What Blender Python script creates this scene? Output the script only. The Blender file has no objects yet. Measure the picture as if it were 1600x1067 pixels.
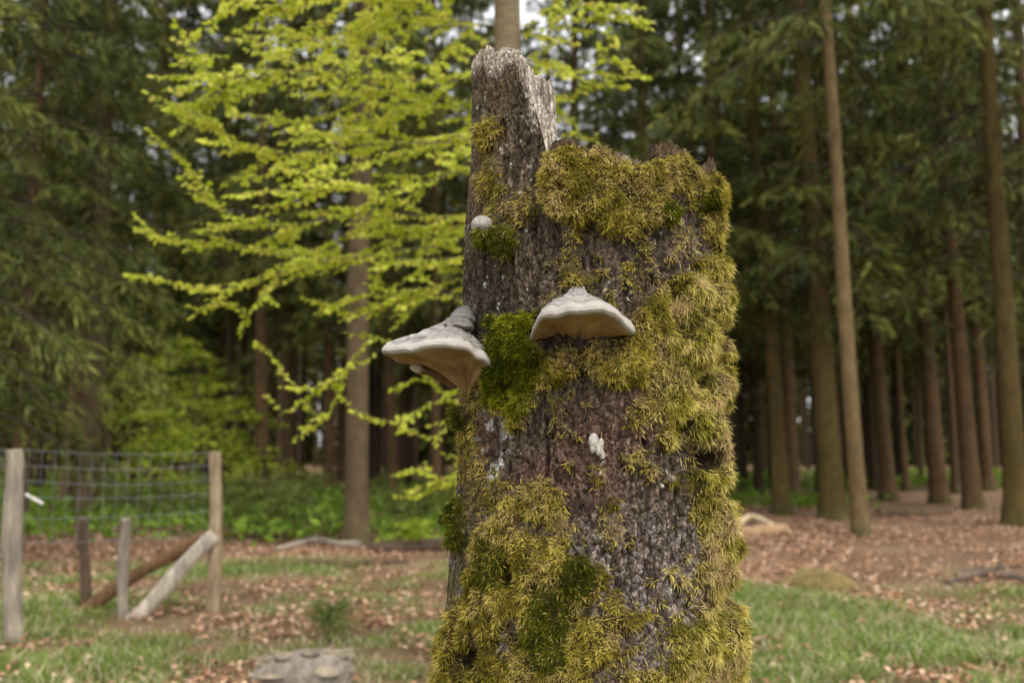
import bpy, math, random
import numpy as np

# ------------------------------------------------------------------ camera, world, sun, exposure
scene = bpy.context.scene
COL = scene.collection
F = 1556.0; CX, CY = 800.0, 533.5; HORIZON = 705.0
PITCH = math.atan((HORIZON - CY) / F)
EYE = 1.5
cam_data = bpy.data.cameras.new('camera'); cam = bpy.data.objects.new('camera', cam_data); COL.objects.link(cam)
cam.location = (0, 0, EYE); cam.rotation_euler = (math.pi / 2 + PITCH, 0, 0)
cam_data.lens = 35.0; cam_data.sensor_width = 36.0
cam_data.clip_start = 0.05; cam_data.clip_end = 3000
cam_data.dof.use_dof = True; cam_data.dof.focus_distance = 2.04; cam_data.dof.aperture_fstop = 2.8
cam_data.dof.aperture_blades = 0
scene.camera = cam

SUN_EL, SUN_AZ = 58.0, 150.0          # azimuth clockwise from +Y (behind the camera, to the right)
world = bpy.data.worlds.new('World'); scene.world = world; world.use_nodes = True
nt = world.node_tree; nt.nodes.clear()
sky = nt.nodes.new('ShaderNodeTexSky'); sky.sky_type = 'NISHITA'; sky.sun_disc = False
sky.sun_elevation = math.radians(SUN_EL); sky.sun_rotation = math.radians(SUN_AZ)
sky.air_density = 1.0; sky.dust_density = 4.0; sky.ozone_density = 1.0
hs = nt.nodes.new('ShaderNodeHueSaturation'); hs.inputs['Saturation'].default_value = 0.15
bg = nt.nodes.new('ShaderNodeBackground'); bg.inputs['Strength'].default_value = 0.15
wo = nt.nodes.new('ShaderNodeOutputWorld')
ov = nt.nodes.new('ShaderNodeMix'); ov.data_type = 'RGBA'; ov.inputs['Factor'].default_value = 0.65      # even overcast veil over the clear sky
nt.links.new(sky.outputs[0], hs.inputs['Color']); nt.links.new(hs.outputs[0], [i for i in ov.inputs if i.name == 'A' and i.type == 'RGBA'][0])
[i for i in ov.inputs if i.name == 'B' and i.type == 'RGBA'][0].default_value = (6.6, 6.7, 6.9, 1)
nt.links.new([o for o in ov.outputs if o.type == 'RGBA'][0], bg.inputs['Color'])
nt.links.new(bg.outputs[0], wo.inputs['Surface'])
sd_ = bpy.data.lights.new('sun', 'SUN'); sd_.energy = 0.9; sd_.angle = math.radians(35); sd_.color = (1.0, 0.95, 0.86)
sun = bpy.data.objects.new('sun', sd_); COL.objects.link(sun)
_a, _e = math.radians(SUN_AZ), math.radians(SUN_EL)
sun_dir = np.array([math.sin(_a) * math.cos(_e), math.cos(_a) * math.cos(_e), math.sin(_e)])
sun.rotation_euler = (math.pi / 2 - _e, 0, math.pi - _a)
sun.location = (5, -5, 20)
scene.view_settings.view_transform = 'Standard'; scene.view_settings.look = 'None'
scene.view_settings.exposure = 1.0; scene.view_settings.gamma = 1.0
scene.cycles.max_bounces = 5; scene.cycles.diffuse_bounces = 3; scene.cycles.glossy_bounces = 2
scene.cycles.transmission_bounces = 3; scene.cycles.transparent_max_bounces = 4
scene.cycles.caustics_reflective = False; scene.cycles.caustics_refractive = False

# ------------------------------------------------------------------ pixel <-> world (photo pixels, 1600 wide)
cp, sp = math.cos(PITCH), math.sin(PITCH)
def W(px, py, Y):
    """point on the ray through photo pixel (px,py) at world depth Y"""
    px = np.asarray(px, float); py = np.asarray(py, float)
    a = (px - CX) / F; b = -(py - CY) / F
    dy = cp - b * sp; dz = sp + b * cp
    t = Y / dy
    return np.stack([a * t, dy * t, EYE + dz * t], -1)
def project(P):
    x, y, z = P[..., 0], P[..., 1], P[..., 2] - EYE
    d = y * cp + z * sp; v = -y * sp + z * cp
    d = np.where(np.abs(d) < 1e-6, 1e-6, d)
    return CX + F * x / d, CY - F * v / d

# ------------------------------------------------------------------ noise
def _hash(ix, iy, iz, seed):
    h = (ix.astype(np.uint32) * np.uint32(374761393) + iy.astype(np.uint32) * np.uint32(668265263)
         + iz.astype(np.uint32) * np.uint32(2147483647) + np.uint32((seed * 144665 + 1013904223) & 0xffffffff))
    h = (h ^ (h >> np.uint32(13))) * np.uint32(1274126177)
    h = (h ^ (h >> np.uint32(16))) * np.uint32(2246822519)
    h = h ^ (h >> np.uint32(15))
    return h.astype(np.float64) / 4294967295.0
def vnoise(P, seed=0):
    P = np.asarray(P, float); i = np.floor(P).astype(np.int64); f = P - i; f = f * f * f * (f * (f * 6 - 15) + 10)
    r = 0
    for dx in (0, 1):
        for dy in (0, 1):
            for dz in (0, 1):
                w = (f[:, 0] if dx else 1 - f[:, 0]) * (f[:, 1] if dy else 1 - f[:, 1]) * (f[:, 2] if dz else 1 - f[:, 2])
                r = r + w * _hash(i[:, 0] + dx, i[:, 1] + dy, i[:, 2] + dz, seed)
    return r * 2 - 1
def fbm(P, octv=3, seed=0, gain=0.5):
    r = 0; a = 1; n = 0
    for k in range(octv):
        r = r + a * vnoise(P * (2.03 ** k) + 17.3 * k, seed + k); n += a; a *= gain
    return r / n
def worley(P, seed=0):
    i = np.floor(P).astype(np.int64); f1 = np.full(len(P), 9.0); f2 = f1.copy(); cid = np.zeros(len(P)); off = np.zeros((len(P), 3))
    for dx in (-1, 0, 1):
        for dy in (-1, 0, 1):
            for dz in (-1, 0, 1):
                a, b, c = i[:, 0] + dx, i[:, 1] + dy, i[:, 2] + dz
                q = np.stack([a + _hash(a, b, c, seed), b + _hash(a, b, c, seed + 1), c + _hash(a, b, c, seed + 2)], -1)
                d = np.linalg.norm(q - P, axis=1); near = d < f1
                f2 = np.where(near, f1, np.minimum(f2, d)); cid = np.where(near, _hash(a, b, c, seed + 5), cid); off = np.where(near[:, None], P - q, off); f1 = np.where(near, d, f1)
    return f1, f2, cid, off
def smooth(a, b, x):
    t = np.clip((x - a) / (b - a), 0, 1); return t * t * (3 - 2 * t)
def lerp(a, b, t): return a + (b - a) * t
def unit(v):
    return v / np.maximum(np.linalg.norm(v, axis=-1, keepdims=True), 1e-9)
def srgb(r, g, b):
    f = lambda c: c / 12.92 if c <= 0.04045 else ((c + 0.055) / 1.055) ** 2.4
    return np.array([f(r / 255), f(g / 255), f(b / 255)])

# ------------------------------------------------------------------ mesh helpers
class MB:
    """collects vertices, faces and a colour per vertex"""
    def __init__(s): s.v = []; s.q = []; s.t = []; s.c = []; s.n = 0
    def add(s, V, quads=None, tris=None, col=(0.5, 0.5, 0.5)):
        V = np.asarray(V, float).reshape(-1, 3); c = np.asarray(col, float)
        if c.ndim == 1: c = np.tile(c, (len(V), 1))
        if quads is not None and len(quads): s.q.append(np.asarray(quads, np.int64) + s.n)
        if tris is not None and len(tris): s.t.append(np.asarray(tris, np.int64) + s.n)
        s.v.append(V); s.c.append(c); s.n += len(V)
    def mesh(s, name, mat, smooth_=True, extra=None):
        V = np.concatenate(s.v); C = np.concatenate(s.c)
        q = np.concatenate(s.q) if s.q else np.zeros((0, 4), np.int64)
        t = np.concatenate(s.t) if s.t else np.zeros((0, 3), np.int64)
        me = bpy.data.meshes.new(name)
        me.vertices.add(len(V)); me.vertices.foreach_set('co', V.astype(np.float32).ravel())
        loops = np.concatenate([q.ravel(), t.ravel()]).astype(np.int32)
        me.loops.add(len(loops)); me.loops.foreach_set('vertex_index', loops)
        starts = np.concatenate([np.arange(len(q)) * 4, len(q) * 4 + np.arange(len(t)) * 3]).astype(np.int32)
        me.polygons.add(len(starts)); me.polygons.foreach_set('loop_start', starts)
        me.polygons.foreach_set('use_smooth', np.full(len(starts), smooth_))
        me.update(calc_edges=True)
        at = me.color_attributes.new('Col', 'FLOAT_COLOR', 'POINT')
        at.data.foreach_set('color', np.concatenate([C, np.ones((len(C), 1))], 1).astype(np.float32).ravel())
        for k, a in (extra or {}).items():
            x = me.attributes.new(k, 'FLOAT', 'POINT'); x.data.foreach_set('value', np.asarray(a, np.float32))
        if mat: me.materials.append(mat)
        return me
    def build(s, name, mat, parent=None, smooth_=True, extra=None):
        return link(name, s.mesh(name, mat, smooth_, extra), parent)
def link(name, me, parent=None):
    o = bpy.data.objects.new(name, me); COL.objects.link(o)
    if parent is not None: o.parent = parent
    return o
def empty(name, loc=(0, 0, 0)):
    o = bpy.data.objects.new(name, None); COL.objects.link(o); o.location = tuple(float(x) for x in loc); o.empty_display_size = 0.2
    return o
def tag(o, label=None, cat=None, group=None, kind=None):
    if label: o['label'] = label
    if cat: o['category'] = cat
    if group: o['group'] = group
    if kind: o['kind'] = kind
    return o
def blades(mb, P, D, L, Wd, bend, side, col, tipcol=None, seg=2):
    """tapered curved strips rooted at P"""
    n = len(P); L = np.broadcast_to(L, n)[:, None]; Wd = np.broadcast_to(Wd, n)[:, None]
    col = np.asarray(col, float); col = np.tile(col, (n, 1)) if col.ndim == 1 else col
    tipcol = col if tipcol is None else tipcol
    rows = []; cr = []
    for k in range(seg):
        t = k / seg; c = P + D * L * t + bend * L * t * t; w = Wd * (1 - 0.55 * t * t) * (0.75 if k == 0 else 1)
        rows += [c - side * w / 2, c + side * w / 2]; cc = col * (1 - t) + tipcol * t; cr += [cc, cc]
    rows.append(P + D * L + bend * L); cr.append(tipcol)
    m = 2 * seg + 1
    V = np.stack(rows, 1).reshape(-1, 3); C = np.stack(cr, 1).reshape(-1, 3); b = np.arange(n)[:, None] * m
    q = np.concatenate([b + np.array([2 * k, 2 * k + 1, 2 * k + 3, 2 * k + 2]) for k in range(seg - 1)]) if seg > 1 else None
    mb.add(V, q, b + np.array([2 * seg - 2, 2 * seg - 1, 2 * seg]), C)
def kites(mb, P, D, L, Wd, side, col, fold=0.0, up=None):
    n = len(P); L = np.broadcast_to(L, n)[:, None]; Wd = np.broadcast_to(Wd, n)[:, None]
    m = P + D * L * 0.45 + (0 if up is None else up * L * fold)
    V = np.stack([P, m - side * Wd / 2, P + D * L, m + side * Wd / 2], 1).reshape(-1, 3)
    b = np.arange(n)[:, None] * 4
    mb.add(V, b + np.array([0, 1, 2, 3]), None, np.repeat(np.asarray(col) if np.ndim(col) == 2 else np.tile(col, (n, 1)), 4, 0))
def tube(mb, pts, rad, sides=6, col=(0.2, 0.15, 0.1), cap=True, lump=0.0, seed=0, capcol=None, squash=None):
    pts = np.asarray(pts, float); n = len(pts); rad = np.broadcast_to(rad, n)
    T = unit(np.gradient(pts, axis=0)); ref = np.array([0., 0, 1]) if abs(T[:, 2]).mean() < 0.8 else np.array([1., 0, 0])
    A = unit(np.cross(T, ref)); B = np.cross(T, A)
    a = np.arange(sides) / sides * 2 * math.pi
    sq = (1, 1) if squash is None else squash
    off = A[:, None] * np.cos(a)[None, :, None] * sq[0] + B[:, None] * np.sin(a)[None, :, None] * sq[1]
    V = pts[:, None] + off * rad[:, None, None]
    if lump:
        nz = fbm(V.reshape(-1, 3) * 9 / max(rad.mean() * 12, 0.3) + seed * 3.1, 3, seed).reshape(n, sides, 1)
        V = V + off * rad[:, None, None] * nz * lump
    q = []
    i = np.arange(n - 1)[:, None] * sides; j = np.arange(sides)[None]; j2 = (j + 1) % sides
    q = np.stack([i + j, i + j2, i + sides + j2, i + sides + j], -1).reshape(-1, 4)
    col = np.asarray(col, float)
    C = np.repeat(col, sides, 0) if col.ndim == 2 else np.tile(col, (n * sides, 1))
    mb.add(V.reshape(-1, 3), q, None, C)
    if cap:
        cc = capcol if capcol is not None else (col[-1] if col.ndim == 2 else col)
        for e, s in ((0, -1), (n - 1, 1)):
            ring = V[e]; cen = ring.mean(0) + T[e] * s * rad[e] * 0.08
            VV = np.concatenate([ring, cen[None]]); k = np.arange(sides); k2 = (k + 1) % sides
            mb.add(VV, None, np.stack([k, k2, np.full(sides, sides)], -1), cc)

# ------------------------------------------------------------------ materials
def material(name, rough=0.9, translucent=0.0, noise=(20, 0.35), bump=None, spec=0.2, stretch=None):
    m = bpy.data.materials.new(name); m.use_nodes = True; n = m.node_tree.nodes; l = m.node_tree.links; n.clear()
    out = n.new('ShaderNodeOutputMaterial'); pb = n.new('ShaderNodeBsdfPrincipled')
    pb.inputs['Roughness'].default_value = rough; pb.inputs['Specular IOR Level'].default_value = spec
    at = n.new('ShaderNodeAttribute'); at.attribute_name = 'Col'
    tc = n.new('ShaderNodeTexCoord'); mp = n.new('ShaderNodeMapping'); l.new(tc.outputs['Object'], mp.inputs[0])
    if stretch: mp.inputs['Scale'].default_value = stretch
    nz = n.new('ShaderNodeTexNoise'); nz.inputs['Scale'].default_value = noise[0]; nz.inputs['Detail'].default_value = 5; nz.inputs['Roughness'].default_value = 0.65
    l.new(mp.outputs[0], nz.inputs['Vector'])
    mr = n.new('ShaderNodeMapRange'); mr.inputs['From Min'].default_value = 0.25; mr.inputs['From Max'].default_value = 0.75
    mr.inputs['To Min'].default_value = 1 - noise[1]; mr.inputs['To Max'].default_value = 1 + noise[1]; l.new(nz.outputs['Fac'], mr.inputs['Value'])
    mul = n.new('ShaderNodeVectorMath'); mul.operation = 'SCALE'; l.new(at.outputs['Color'], mul.inputs[0]); l.new(mr.outputs[0], mul.inputs['Scale'])
    l.new(mul.outputs[0], pb.inputs['Base Color'])
    if bump:
        b = n.new('ShaderNodeBump'); b.inputs['Strength'].default_value = bump[1]; b.inputs['Distance'].default_value = bump[2]
        n2 = n.new('ShaderNodeTexNoise'); n2.inputs['Scale'].default_value = bump[0]; n2.inputs['Detail'].default_value = 6; n2.inputs['Roughness'].default_value = 0.7
        l.new(mp.outputs[0], n2.inputs['Vector']); l.new(n2.outputs['Fac'], b.inputs['Height']); l.new(b.outputs[0], pb.inputs['Normal'])
    if translucent:
        tr = n.new('ShaderNodeBsdfTranslucent'); l.new(mul.outputs[0], tr.inputs['Color'])
        mx = n.new('ShaderNodeMixShader'); mx.inputs[0].default_value = translucent
        l.new(pb.outputs[0], mx.inputs[1]); l.new(tr.outputs[0], mx.inputs[2]); l.new(mx.outputs[0], out.inputs['Surface'])
    else:
        l.new(pb.outputs[0], out.inputs['Surface'])
    return m
M_BARK = material('old_bark', 0.92, 0, (140, 0.45), (420, 0.7, 0.004), 0.2)
def add_flakes(m, s1, s2, amt):
    n = m.node_tree.nodes; l = m.node_tree.links; pb = next(x for x in n if x.type == 'BSDF_PRINCIPLED'); mp = next(x for x in n if x.type == 'MAPPING')
    old = pb.inputs['Base Color'].links[0].from_socket; oldn = pb.inputs['Normal'].links[0].from_node
    wn = n.new('ShaderNodeTexNoise'); wn.inputs['Scale'].default_value = 60; wn.inputs['Detail'].default_value = 3; l.new(mp.outputs[0], wn.inputs['Vector'])
    wa = n.new('ShaderNodeVectorMath'); wa.operation = 'MULTIPLY_ADD'; wa.inputs[1].default_value = (.016, .016, .016); l.new(wn.outputs['Color'], wa.inputs[0]); l.new(mp.outputs[0], wa.inputs[2])
    prev = oldn
    for k, (sc, st) in enumerate(((s1, .010), (s2, .004))):
        v = n.new('ShaderNodeTexVoronoi'); v.inputs['Scale'].default_value = sc; l.new(wa.outputs[0], v.inputs['Vector'])
        sep = n.new('ShaderNodeSeparateColor'); l.new(v.outputs['Color'], sep.inputs[0])
        mr = n.new('ShaderNodeMapRange'); mr.inputs['To Min'].default_value = 1 - amt; mr.inputs['To Max'].default_value = 1 + amt; l.new(sep.outputs[0], mr.inputs['Value'])
        sm = n.new('ShaderNodeVectorMath'); sm.operation = 'SCALE'; l.new(old, sm.inputs[0]); l.new(mr.outputs[0], sm.inputs['Scale']); old = sm.outputs[0]
        hm = n.new('ShaderNodeMath'); hm.operation = 'SUBTRACT'; l.new(sep.outputs[1], hm.inputs[0]); l.new(v.outputs['Distance'], hm.inputs[1])
        b = n.new('ShaderNodeBump'); b.inputs['Strength'].default_value = .9; b.inputs['Distance'].default_value = st; l.new(hm.outputs[0], b.inputs['Height']); l.new(prev.outputs[0], b.inputs['Normal']); prev = b
    l.new(old, pb.inputs['Base Color']); l.new(prev.outputs[0], pb.inputs['Normal'])
M_BARK.node_tree.nodes['Mapping'].inputs['Scale'].default_value = (1, 1, .6)
add_flakes(M_BARK, 95, 210, .38)
M_MOSS = material('moss', 0.9, 0.25, (60, 0.2), None, 0.1)
M_FUNGUS = material('bracket_fungus_crust', 0.85, 0, (60, 0.16), (160, 0.45, 0.003), 0.2)
M_PORE = material('fungus_pores', 0.9, 0, (40, 0.18), (500, 0.3, 0.001), 0.1)
M_SPRUCE_BARK = material('spruce_bark', 0.95, 0, (7, 0.4), (22, 0.9, 0.03), 0.1, (1, 1, 0.45))
M_NEEDLE = material('spruce_needles', 0.75, 0.12, (1.2, 0.3), None, 0.2)
M_BEECH_LEAF = material('beech_leaf', 0.55, 0.5, (3, 0.15), None, 0.3)
M_BEECH_BARK = material('beech_bark', 0.9, 0, (9, 0.3), (40, 0.4, 0.01), 0.15, (1, 1, 3))
M_GRASS = material('grass_blades', 0.7, 0.35, (2, 0.2), None, 0.2)
M_LITTER = material('fallen_leaves', 0.85, 0.1, (5, 0.25), None, 0.2)
M_SOIL = material('forest_soil', 0.97, 0, (6, 0.35), (30, 0.8, 0.03), 0.1)
M_WOOD = material('weathered_wood', 0.9, 0, (26, 0.6), (70, 0.9, 0.012), 0.15, (1, 1, 0.15))
M_LOG = material('rotting_wood', 0.92, 0, (18, 0.55), (45, 0.9, 0.014), 0.15)
M_WIRE = material('galvanised_wire', 0.55, 0, (30, 0.2), None, 0.5)

# ------------------------------------------------------------------ ground
def ground_z(x, y):
    P = np.stack([np.asarray(x, float), np.asarray(y, float), np.zeros_like(np.asarray(x, float))], -1).reshape(-1, 3)
    d = np.hypot(P[:, 0], P[:, 1])
    z = 0.06 * fbm(P * 0.35, 3, 3) + 0.03 * fbm(P * 1.7, 2, 9)
    z = z + smooth(20, 60, d) * 0.35 * fbm(P * 0.08, 2, 11) 
    return z.reshape(np.shape(x))
def gz(x, y): return float(ground_z(np.array([x]), np.array([y]))[0])
def G(px, py):
    """where the ray through a photo pixel meets the ground"""
    b = -(py - CY) / F; a = (px - CX) / F
    dy = cp - b * sp; dz = sp + b * cp; t = -EYE / dz
    for _ in range(4): t = (gz(a * t, dy * t) - EYE) / dz
    return np.array([a * t, dy * t, gz(a * t, dy * t)])
def grassiness(x, y):
    P = np.stack([x, y, np.zeros_like(x)], -1)
    n = fbm(P * 0.7, 3, 21); n2 = fbm(P * 2.6, 3, 29)
    edge_r = 11.6 + 0.8 * vnoise(P * 0.6, 5)
    clearing = np.where(x > 0, smooth(edge_r + 0.6, edge_r - 0.6, y), smooth(14.5, 13.0, y))
    band = np.where(x < 0.3, smooth(8.6, 9.4, y) * smooth(12.4, 11.4, y), 0)         # strip of fallen leaves on the left
    g = clearing * (0.66 + 0.9 * n + 0.8 * n2) - band * 0.40 - smooth(-1.0, 0.6, -np.abs(y - 6.6)) * 0.12
    return np.clip(g, 0, 1)
gx = np.sign(np.linspace(-1, 1, 201)) * (np.abs(np.linspace(-1, 1, 201)) ** 3.2) * 1500
gy = np.concatenate([-np.geomspace(1500, 1, 40), np.linspace(0, 30, 130), np.geomspace(30.6, 1500, 70)])
GX, GY = np.meshgrid(gx, gy); GZ = ground_z(GX, GY)
gr = grassiness(GX.ravel(), GY.ravel())[:, None]
PP = np.stack([GX.ravel(), GY.ravel(), np.zeros(GX.size)], -1)
lit = lerp(srgb(98, 76, 58), srgb(138, 112, 88), np.clip(0.5 + 0.8 * fbm(PP * 0.9, 3, 41), 0, 1)[:, None])
gcol = lerp(lit, lerp(srgb(124, 106, 74), srgb(84, 88, 44), gr), np.clip(gr * 1.6, 0, 1))
mb = MB(); r, c = GX.shape; ii = np.arange(r - 1)[:, None] * c + np.arange(c - 1)[None]
mb.add(np.stack([GX, GY, GZ], -1), np.stack([ii, ii + 1, ii + c + 1, ii + c], -1).reshape(-1, 4), None, gcol)
tag(mb.build('ground', M_SOIL), kind='structure')

# ------------------------------------------------------------------ the broken stump
Y0 = 2.3
LEFT = [(60, 735), (110, 733), (200, 733), (300, 729), (400, 723), (480, 720), (600, 717), (700, 714), (800, 708), (900, 702), (960, 697), (1000, 690), (1067, 684)]
RIGHT = [(60, 1118), (240, 1119), (290, 1116), (400, 1105), (430, 1106), (500, 1113), (600, 1110), (700, 1115), (800, 1118), (900, 1122), (1000, 1129), (1067, 1132)]
def edge(tab):
    p = W([t[1] for t in tab], [t[0] for t in tab], Y0); k = np.argsort(p[:, 2]); return p[k, 2], p[k, 0]
lz, lx = edge(LEFT); rz, rx = edge(RIGHT)
def stump_axis(z):
    l = np.interp(z, lz, lx); r_ = np.interp(z, rz, rx); return (l + r_) / 2, (r_ - l) / 2 - 0.004
XC, RC = [float(v) for v in stump_axis(1.75)]
def front_table(pts):                       # (px,py) along the front rim -> X, z
    X = []; Z = []
    for px, py in pts:
        Y = Y0 - 0.2
        for _ in range(5):
            p = W(px, py, Y); u = min(abs(p[0] - XC) / RC, 0.995); Y = Y0 - RC * math.sqrt(1 - u * u)
        X.append(p[0]); Z.append(p[2])
    k = np.argsort(X); return np.array(X)[k], np.array(Z)[k]
bX, bZ = front_table([(735, 240), (860, 236), (880, 229), (930, 231), (955, 236), (978, 250), (1005, 250), (1030, 243), (1052, 240), (1075, 252), (1092, 268), (1112, 274), (1128, 292)])
sp_pts = [(720, 110), (733, 112), (745, 110), (760, 105), (785, 112), (810, 117), (850, 123), (868, 130), (890, 140)]
_s = np.array([W(px, py, 2.30 if px < 750 else 2.24) for px, py in sp_pts]); sX, sZ = _s[:, 0], _s[:, 2]
XL0, XL1 = W(772, 170, 2.04)[0], W(862, 150, 2.30)[0]
XR0, XR1 = W(842, 170, 2.00)[0], W(876, 150, 2.30)[0]
def top_height(X, Y):
    P = np.stack([X * 1.0, Y * 1.0, np.zeros_like(X)], -1)
    rr = np.clip(np.hypot(X - XC, Y - Y0) / RC, 0, 1.05)
    n1 = fbm(P * 22, 3, 51); n2 = fbm(P * 70, 2, 55)
    hb = np.interp(X, bX, bZ) - 0.10 * (1 - rr ** 5) - 0.12 * smooth(0.0, 0.25, Y - Y0) + 0.012 * n1 + 0.005 * n2
    t = np.clip((Y - 2.02) / 0.26, 0, 1); nzz = 0.010 * n1
    xl = lerp(XL0, XL1, t) + nzz; xr = lerp(XR0, XR1, t) + nzz
    ramp = np.clip((xr - X) / np.maximum(xr - xl, 0.008), 0, 1) * smooth(2.47, 2.42, Y + 0.03 * n1)
    px_rim = smooth(0.90, 0.97, rr) * smooth(2.3, 2.15, Y) * smooth(W(748, 120, 2.1)[0], W(772, 120, 2.1)[0], X)
    hs_ = np.interp(X, sX, sZ) + 0.010 * n1 + 0.008 * fbm(P * 150, 1, 57) - px_rim * (0.020 + 0.018 * vnoise(P * 45, 58))
    return lerp(hb, hs_, ramp), ramp
def sdist(px, py, poly):
    poly = np.asarray(poly, float); d = np.full(len(px), 1e9); inside = np.zeros(len(px), bool)
    for k in range(len(poly)):
        x0, y0 = poly[k]; x1, y1 = poly[(k + 1) % len(poly)]
        ex, ey = x1 - x0, y1 - y0; t = np.clip(((px - x0) * ex + (py - y0) * ey) / (ex * ex + ey * ey + 1e-9), 0, 1)
        d = np.minimum(d, np.hypot(px - x0 - t * ex, py - y0 - t * ey))
        cr = ((y0 > py) != (y1 > py)) & (px < (x1 - x0) * (py - y0) / ((y1 - y0) if y1 != y0 else 1e-9) + x0); inside ^= cr
    return np.where(inside, d, -d)
MOSS_POLY = [
    [(850, 252), (866, 226), (930, 222), (1000, 255), (1030, 240), (1060, 236), (1100, 262), (1140, 290), (1145, 420), (1150, 500), (1120, 480), (1100, 400), (1088, 340), (1060, 300), (1030, 335), (1025, 360), (990, 368), (950, 372), (920, 350), (890, 348), (862, 332), (848, 300)],
    [(1000, 470), (1040, 440), (1095, 395), (1150, 420), (1165, 520), (1165, 700), (1175, 900), (1185, 1090), (1085, 1090), (1092, 980), (1072, 940), (1088, 860), (1072, 760), (1062, 700), (1040, 655), (1000, 605), (960, 600), (900, 588), (850, 602), (790, 590), (800, 545), (860, 548), (960, 535), (985, 505)],
    [(790, 498), (842, 483), (830, 522), (850, 560), (842, 600), (822, 650), (805, 672), (790, 642), (765, 632), (758, 600), (785, 560)],
    [(790, 765), (840, 742), (882, 768), (887, 830), (890, 868), (930, 878), (965, 925), (1010, 958), (1075, 972), (1100, 1090), (675, 1090), (690, 1010), (712, 950), (738, 890), (745, 840), (780, 800)]]
THIN = [(770, 212, 17, 34, .8), (768, 290, 22, 50, .55), (815, 325, 28, 30, .5), (893, 395, 16, 50, .45), (905, 445, 28, 18, .6), (738, 700, 20, 90, .5), (770, 780, 25, 60, .4),
        (952, 815, 22, 45, .38), (1040, 685, 15, 26, 1.), (935, 745, 14, 25, .4), (1010, 640, 25, 50, .5), (1060, 380, 30, 40, .3), (870, 640, 14, 50, .35), (1110, 460, 40, 60, .9), (1000, 420, 20, 60, .25), (740, 620, 16, 50, .45)]
CUSH = [(797, 380, 17, 24, 1), (765, 377, 14, 14, 1), (777, 501, 8, 9, 1), (727, 652, 8, 20, 1), (724, 815, 8, 42, 1), (905, 898, 24, 34, 1), (858, 985, 34, 70, 1), (1037, 336, 15, 18, 1), (1094, 318, 14, 22, 1), (800, 540, 24, 45, 1), (775, 880, 22, 50, .7)]
HOLES = [(1092, 720, 17, 20), (1117, 772, 14, 13), (1062, 662, 8, 24), (1122, 905, 8, 45), (818, 793, 12, 6), (838, 915, 10, 14), (798, 900, 8, 30), (815, 998, 12, 14), (1095, 330, 10, 16), (733, 1030, 18, 22), (1105, 565, 10, 10), (1075, 600, 10, 12), (1010, 700, 6, 20), (1130, 640, 8, 14)]
BARE = [(1005, 1010, 44, 46), (950, 1050, 30, 25)]
def ell(px, py, e): return np.hypot((px - e[0]) / e[2], (py - e[1]) / e[3])
def moss_masks(P, front):
    px, py = project(P)
    wx = 12 * fbm(P * 30, 2, 61); wy = 16 * fbm(P * 30 + 7, 2, 63); qx, qy = px + wx, py + wy
    m = np.zeros(len(P))
    for poly in MOSS_POLY: m = np.maximum(m, smooth(-7, 12, sdist(qx, qy, poly)))
    for b in BARE: m = m * (1 - 0.85 * smooth(1.15, .7, ell(qx, qy, b)))
    for t in THIN: m = np.maximum(m, t[4] * smooth(1.2, .6, ell(qx, qy, t)))
    cu = np.zeros(len(P))
    for t in CUSH: cu = np.maximum(cu, t[4] * smooth(1.15, .75, ell(px + wx * .4, py + wy * .4, t)))
    ho = np.zeros(len(P))
    for h in HOLES: ho = np.maximum(ho, smooth(1.2, .4, ell(px + wx * .3, py + wy * .3, h)))
    back = smooth(-0.1, 0.5, fbm(P * 5, 3, 67) + 0.25 * (P[:, 0] - XC) / RC)
    sc = .5 * smooth(.12, .45, fbm(P * 34, 3, 69)) * smooth(820, 900, px) * smooth(330, 420, py); m = np.maximum(m, sc)
    m = m * (1 - .8 * smooth(.18, .5, fbm(P * 26 + 3, 3, 70)))
    m = np.where(front, m, back); cu = np.where(front, cu, 0); ho = np.where(front, ho, 0)
    low = smooth(0.95, 0.75, P[:, 2]); m = np.maximum(m, low * smooth(-.3, .2, fbm(P * 6, 2, 71)))
    return np.maximum(m, cu), cu, ho, px, py
th = np.concatenate([np.linspace(-0.3, math.pi + 0.3, 500, endpoint=False), np.linspace(math.pi + 0.3, 2 * math.pi - 0.3, 110, endpoint=False)])
NT = len(th); ct, st = np.cos(th), np.sin(th)
vz = np.concatenate([np.linspace(0, 0.95, 45, endpoint=False) / 2.4, np.linspace(0.95 / 2.4, 1, 410)])
def base_radius(z, t):
    xc, R = stump_axis(z)
    fl = smooth(0.98, 0.0, z); R = R * (1 + 0.55 * fl ** 2 * (1 + 0.35 * np.cos(5 * t + 0.7)))
    return xc, R
rimX = XC + RC * ct; rimY = Y0 - RC * st
rim_h, rim_ramp = top_height(rimX, rimY)
Zg = np.minimum(vz[:, None] * 2.4, 0.95) + np.clip((vz[:, None] - 0.95 / 2.4) / (1 - 0.95 / 2.4), 0, 1) * (rim_h[None] - 0.95)
Tg = np.broadcast_to(th[None], Zg.shape)
xcg, Rg = base_radius(Zg, Tg)
P0 = np.stack([xcg + Rg * np.cos(Tg), Y0 - Rg * np.sin(Tg), Zg], -1).reshape(-1, 3)
front = (np.sin(Tg) > -0.2).ravel()
mm, cu, ho, ppx, ppy = moss_masks(P0, front)
pc = P0 - np.array([XC, Y0, 0])
f1, f2, cid, _ = worley(pc * np.array([120, 120, 62]) + 1.6 * np.stack([fbm(pc * 45, 2, 73), fbm(pc * 45 + 5, 2, 74), fbm(pc * 45 + 9, 2, 75)], -1), 81)
tf1, tf2, tcid, toff = worley(pc * 62 + 0.8 * fbm(pc * 50, 2, 72)[:, None], 121)
plate = smooth(0.02, 0.32, f2 - f1)
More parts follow.
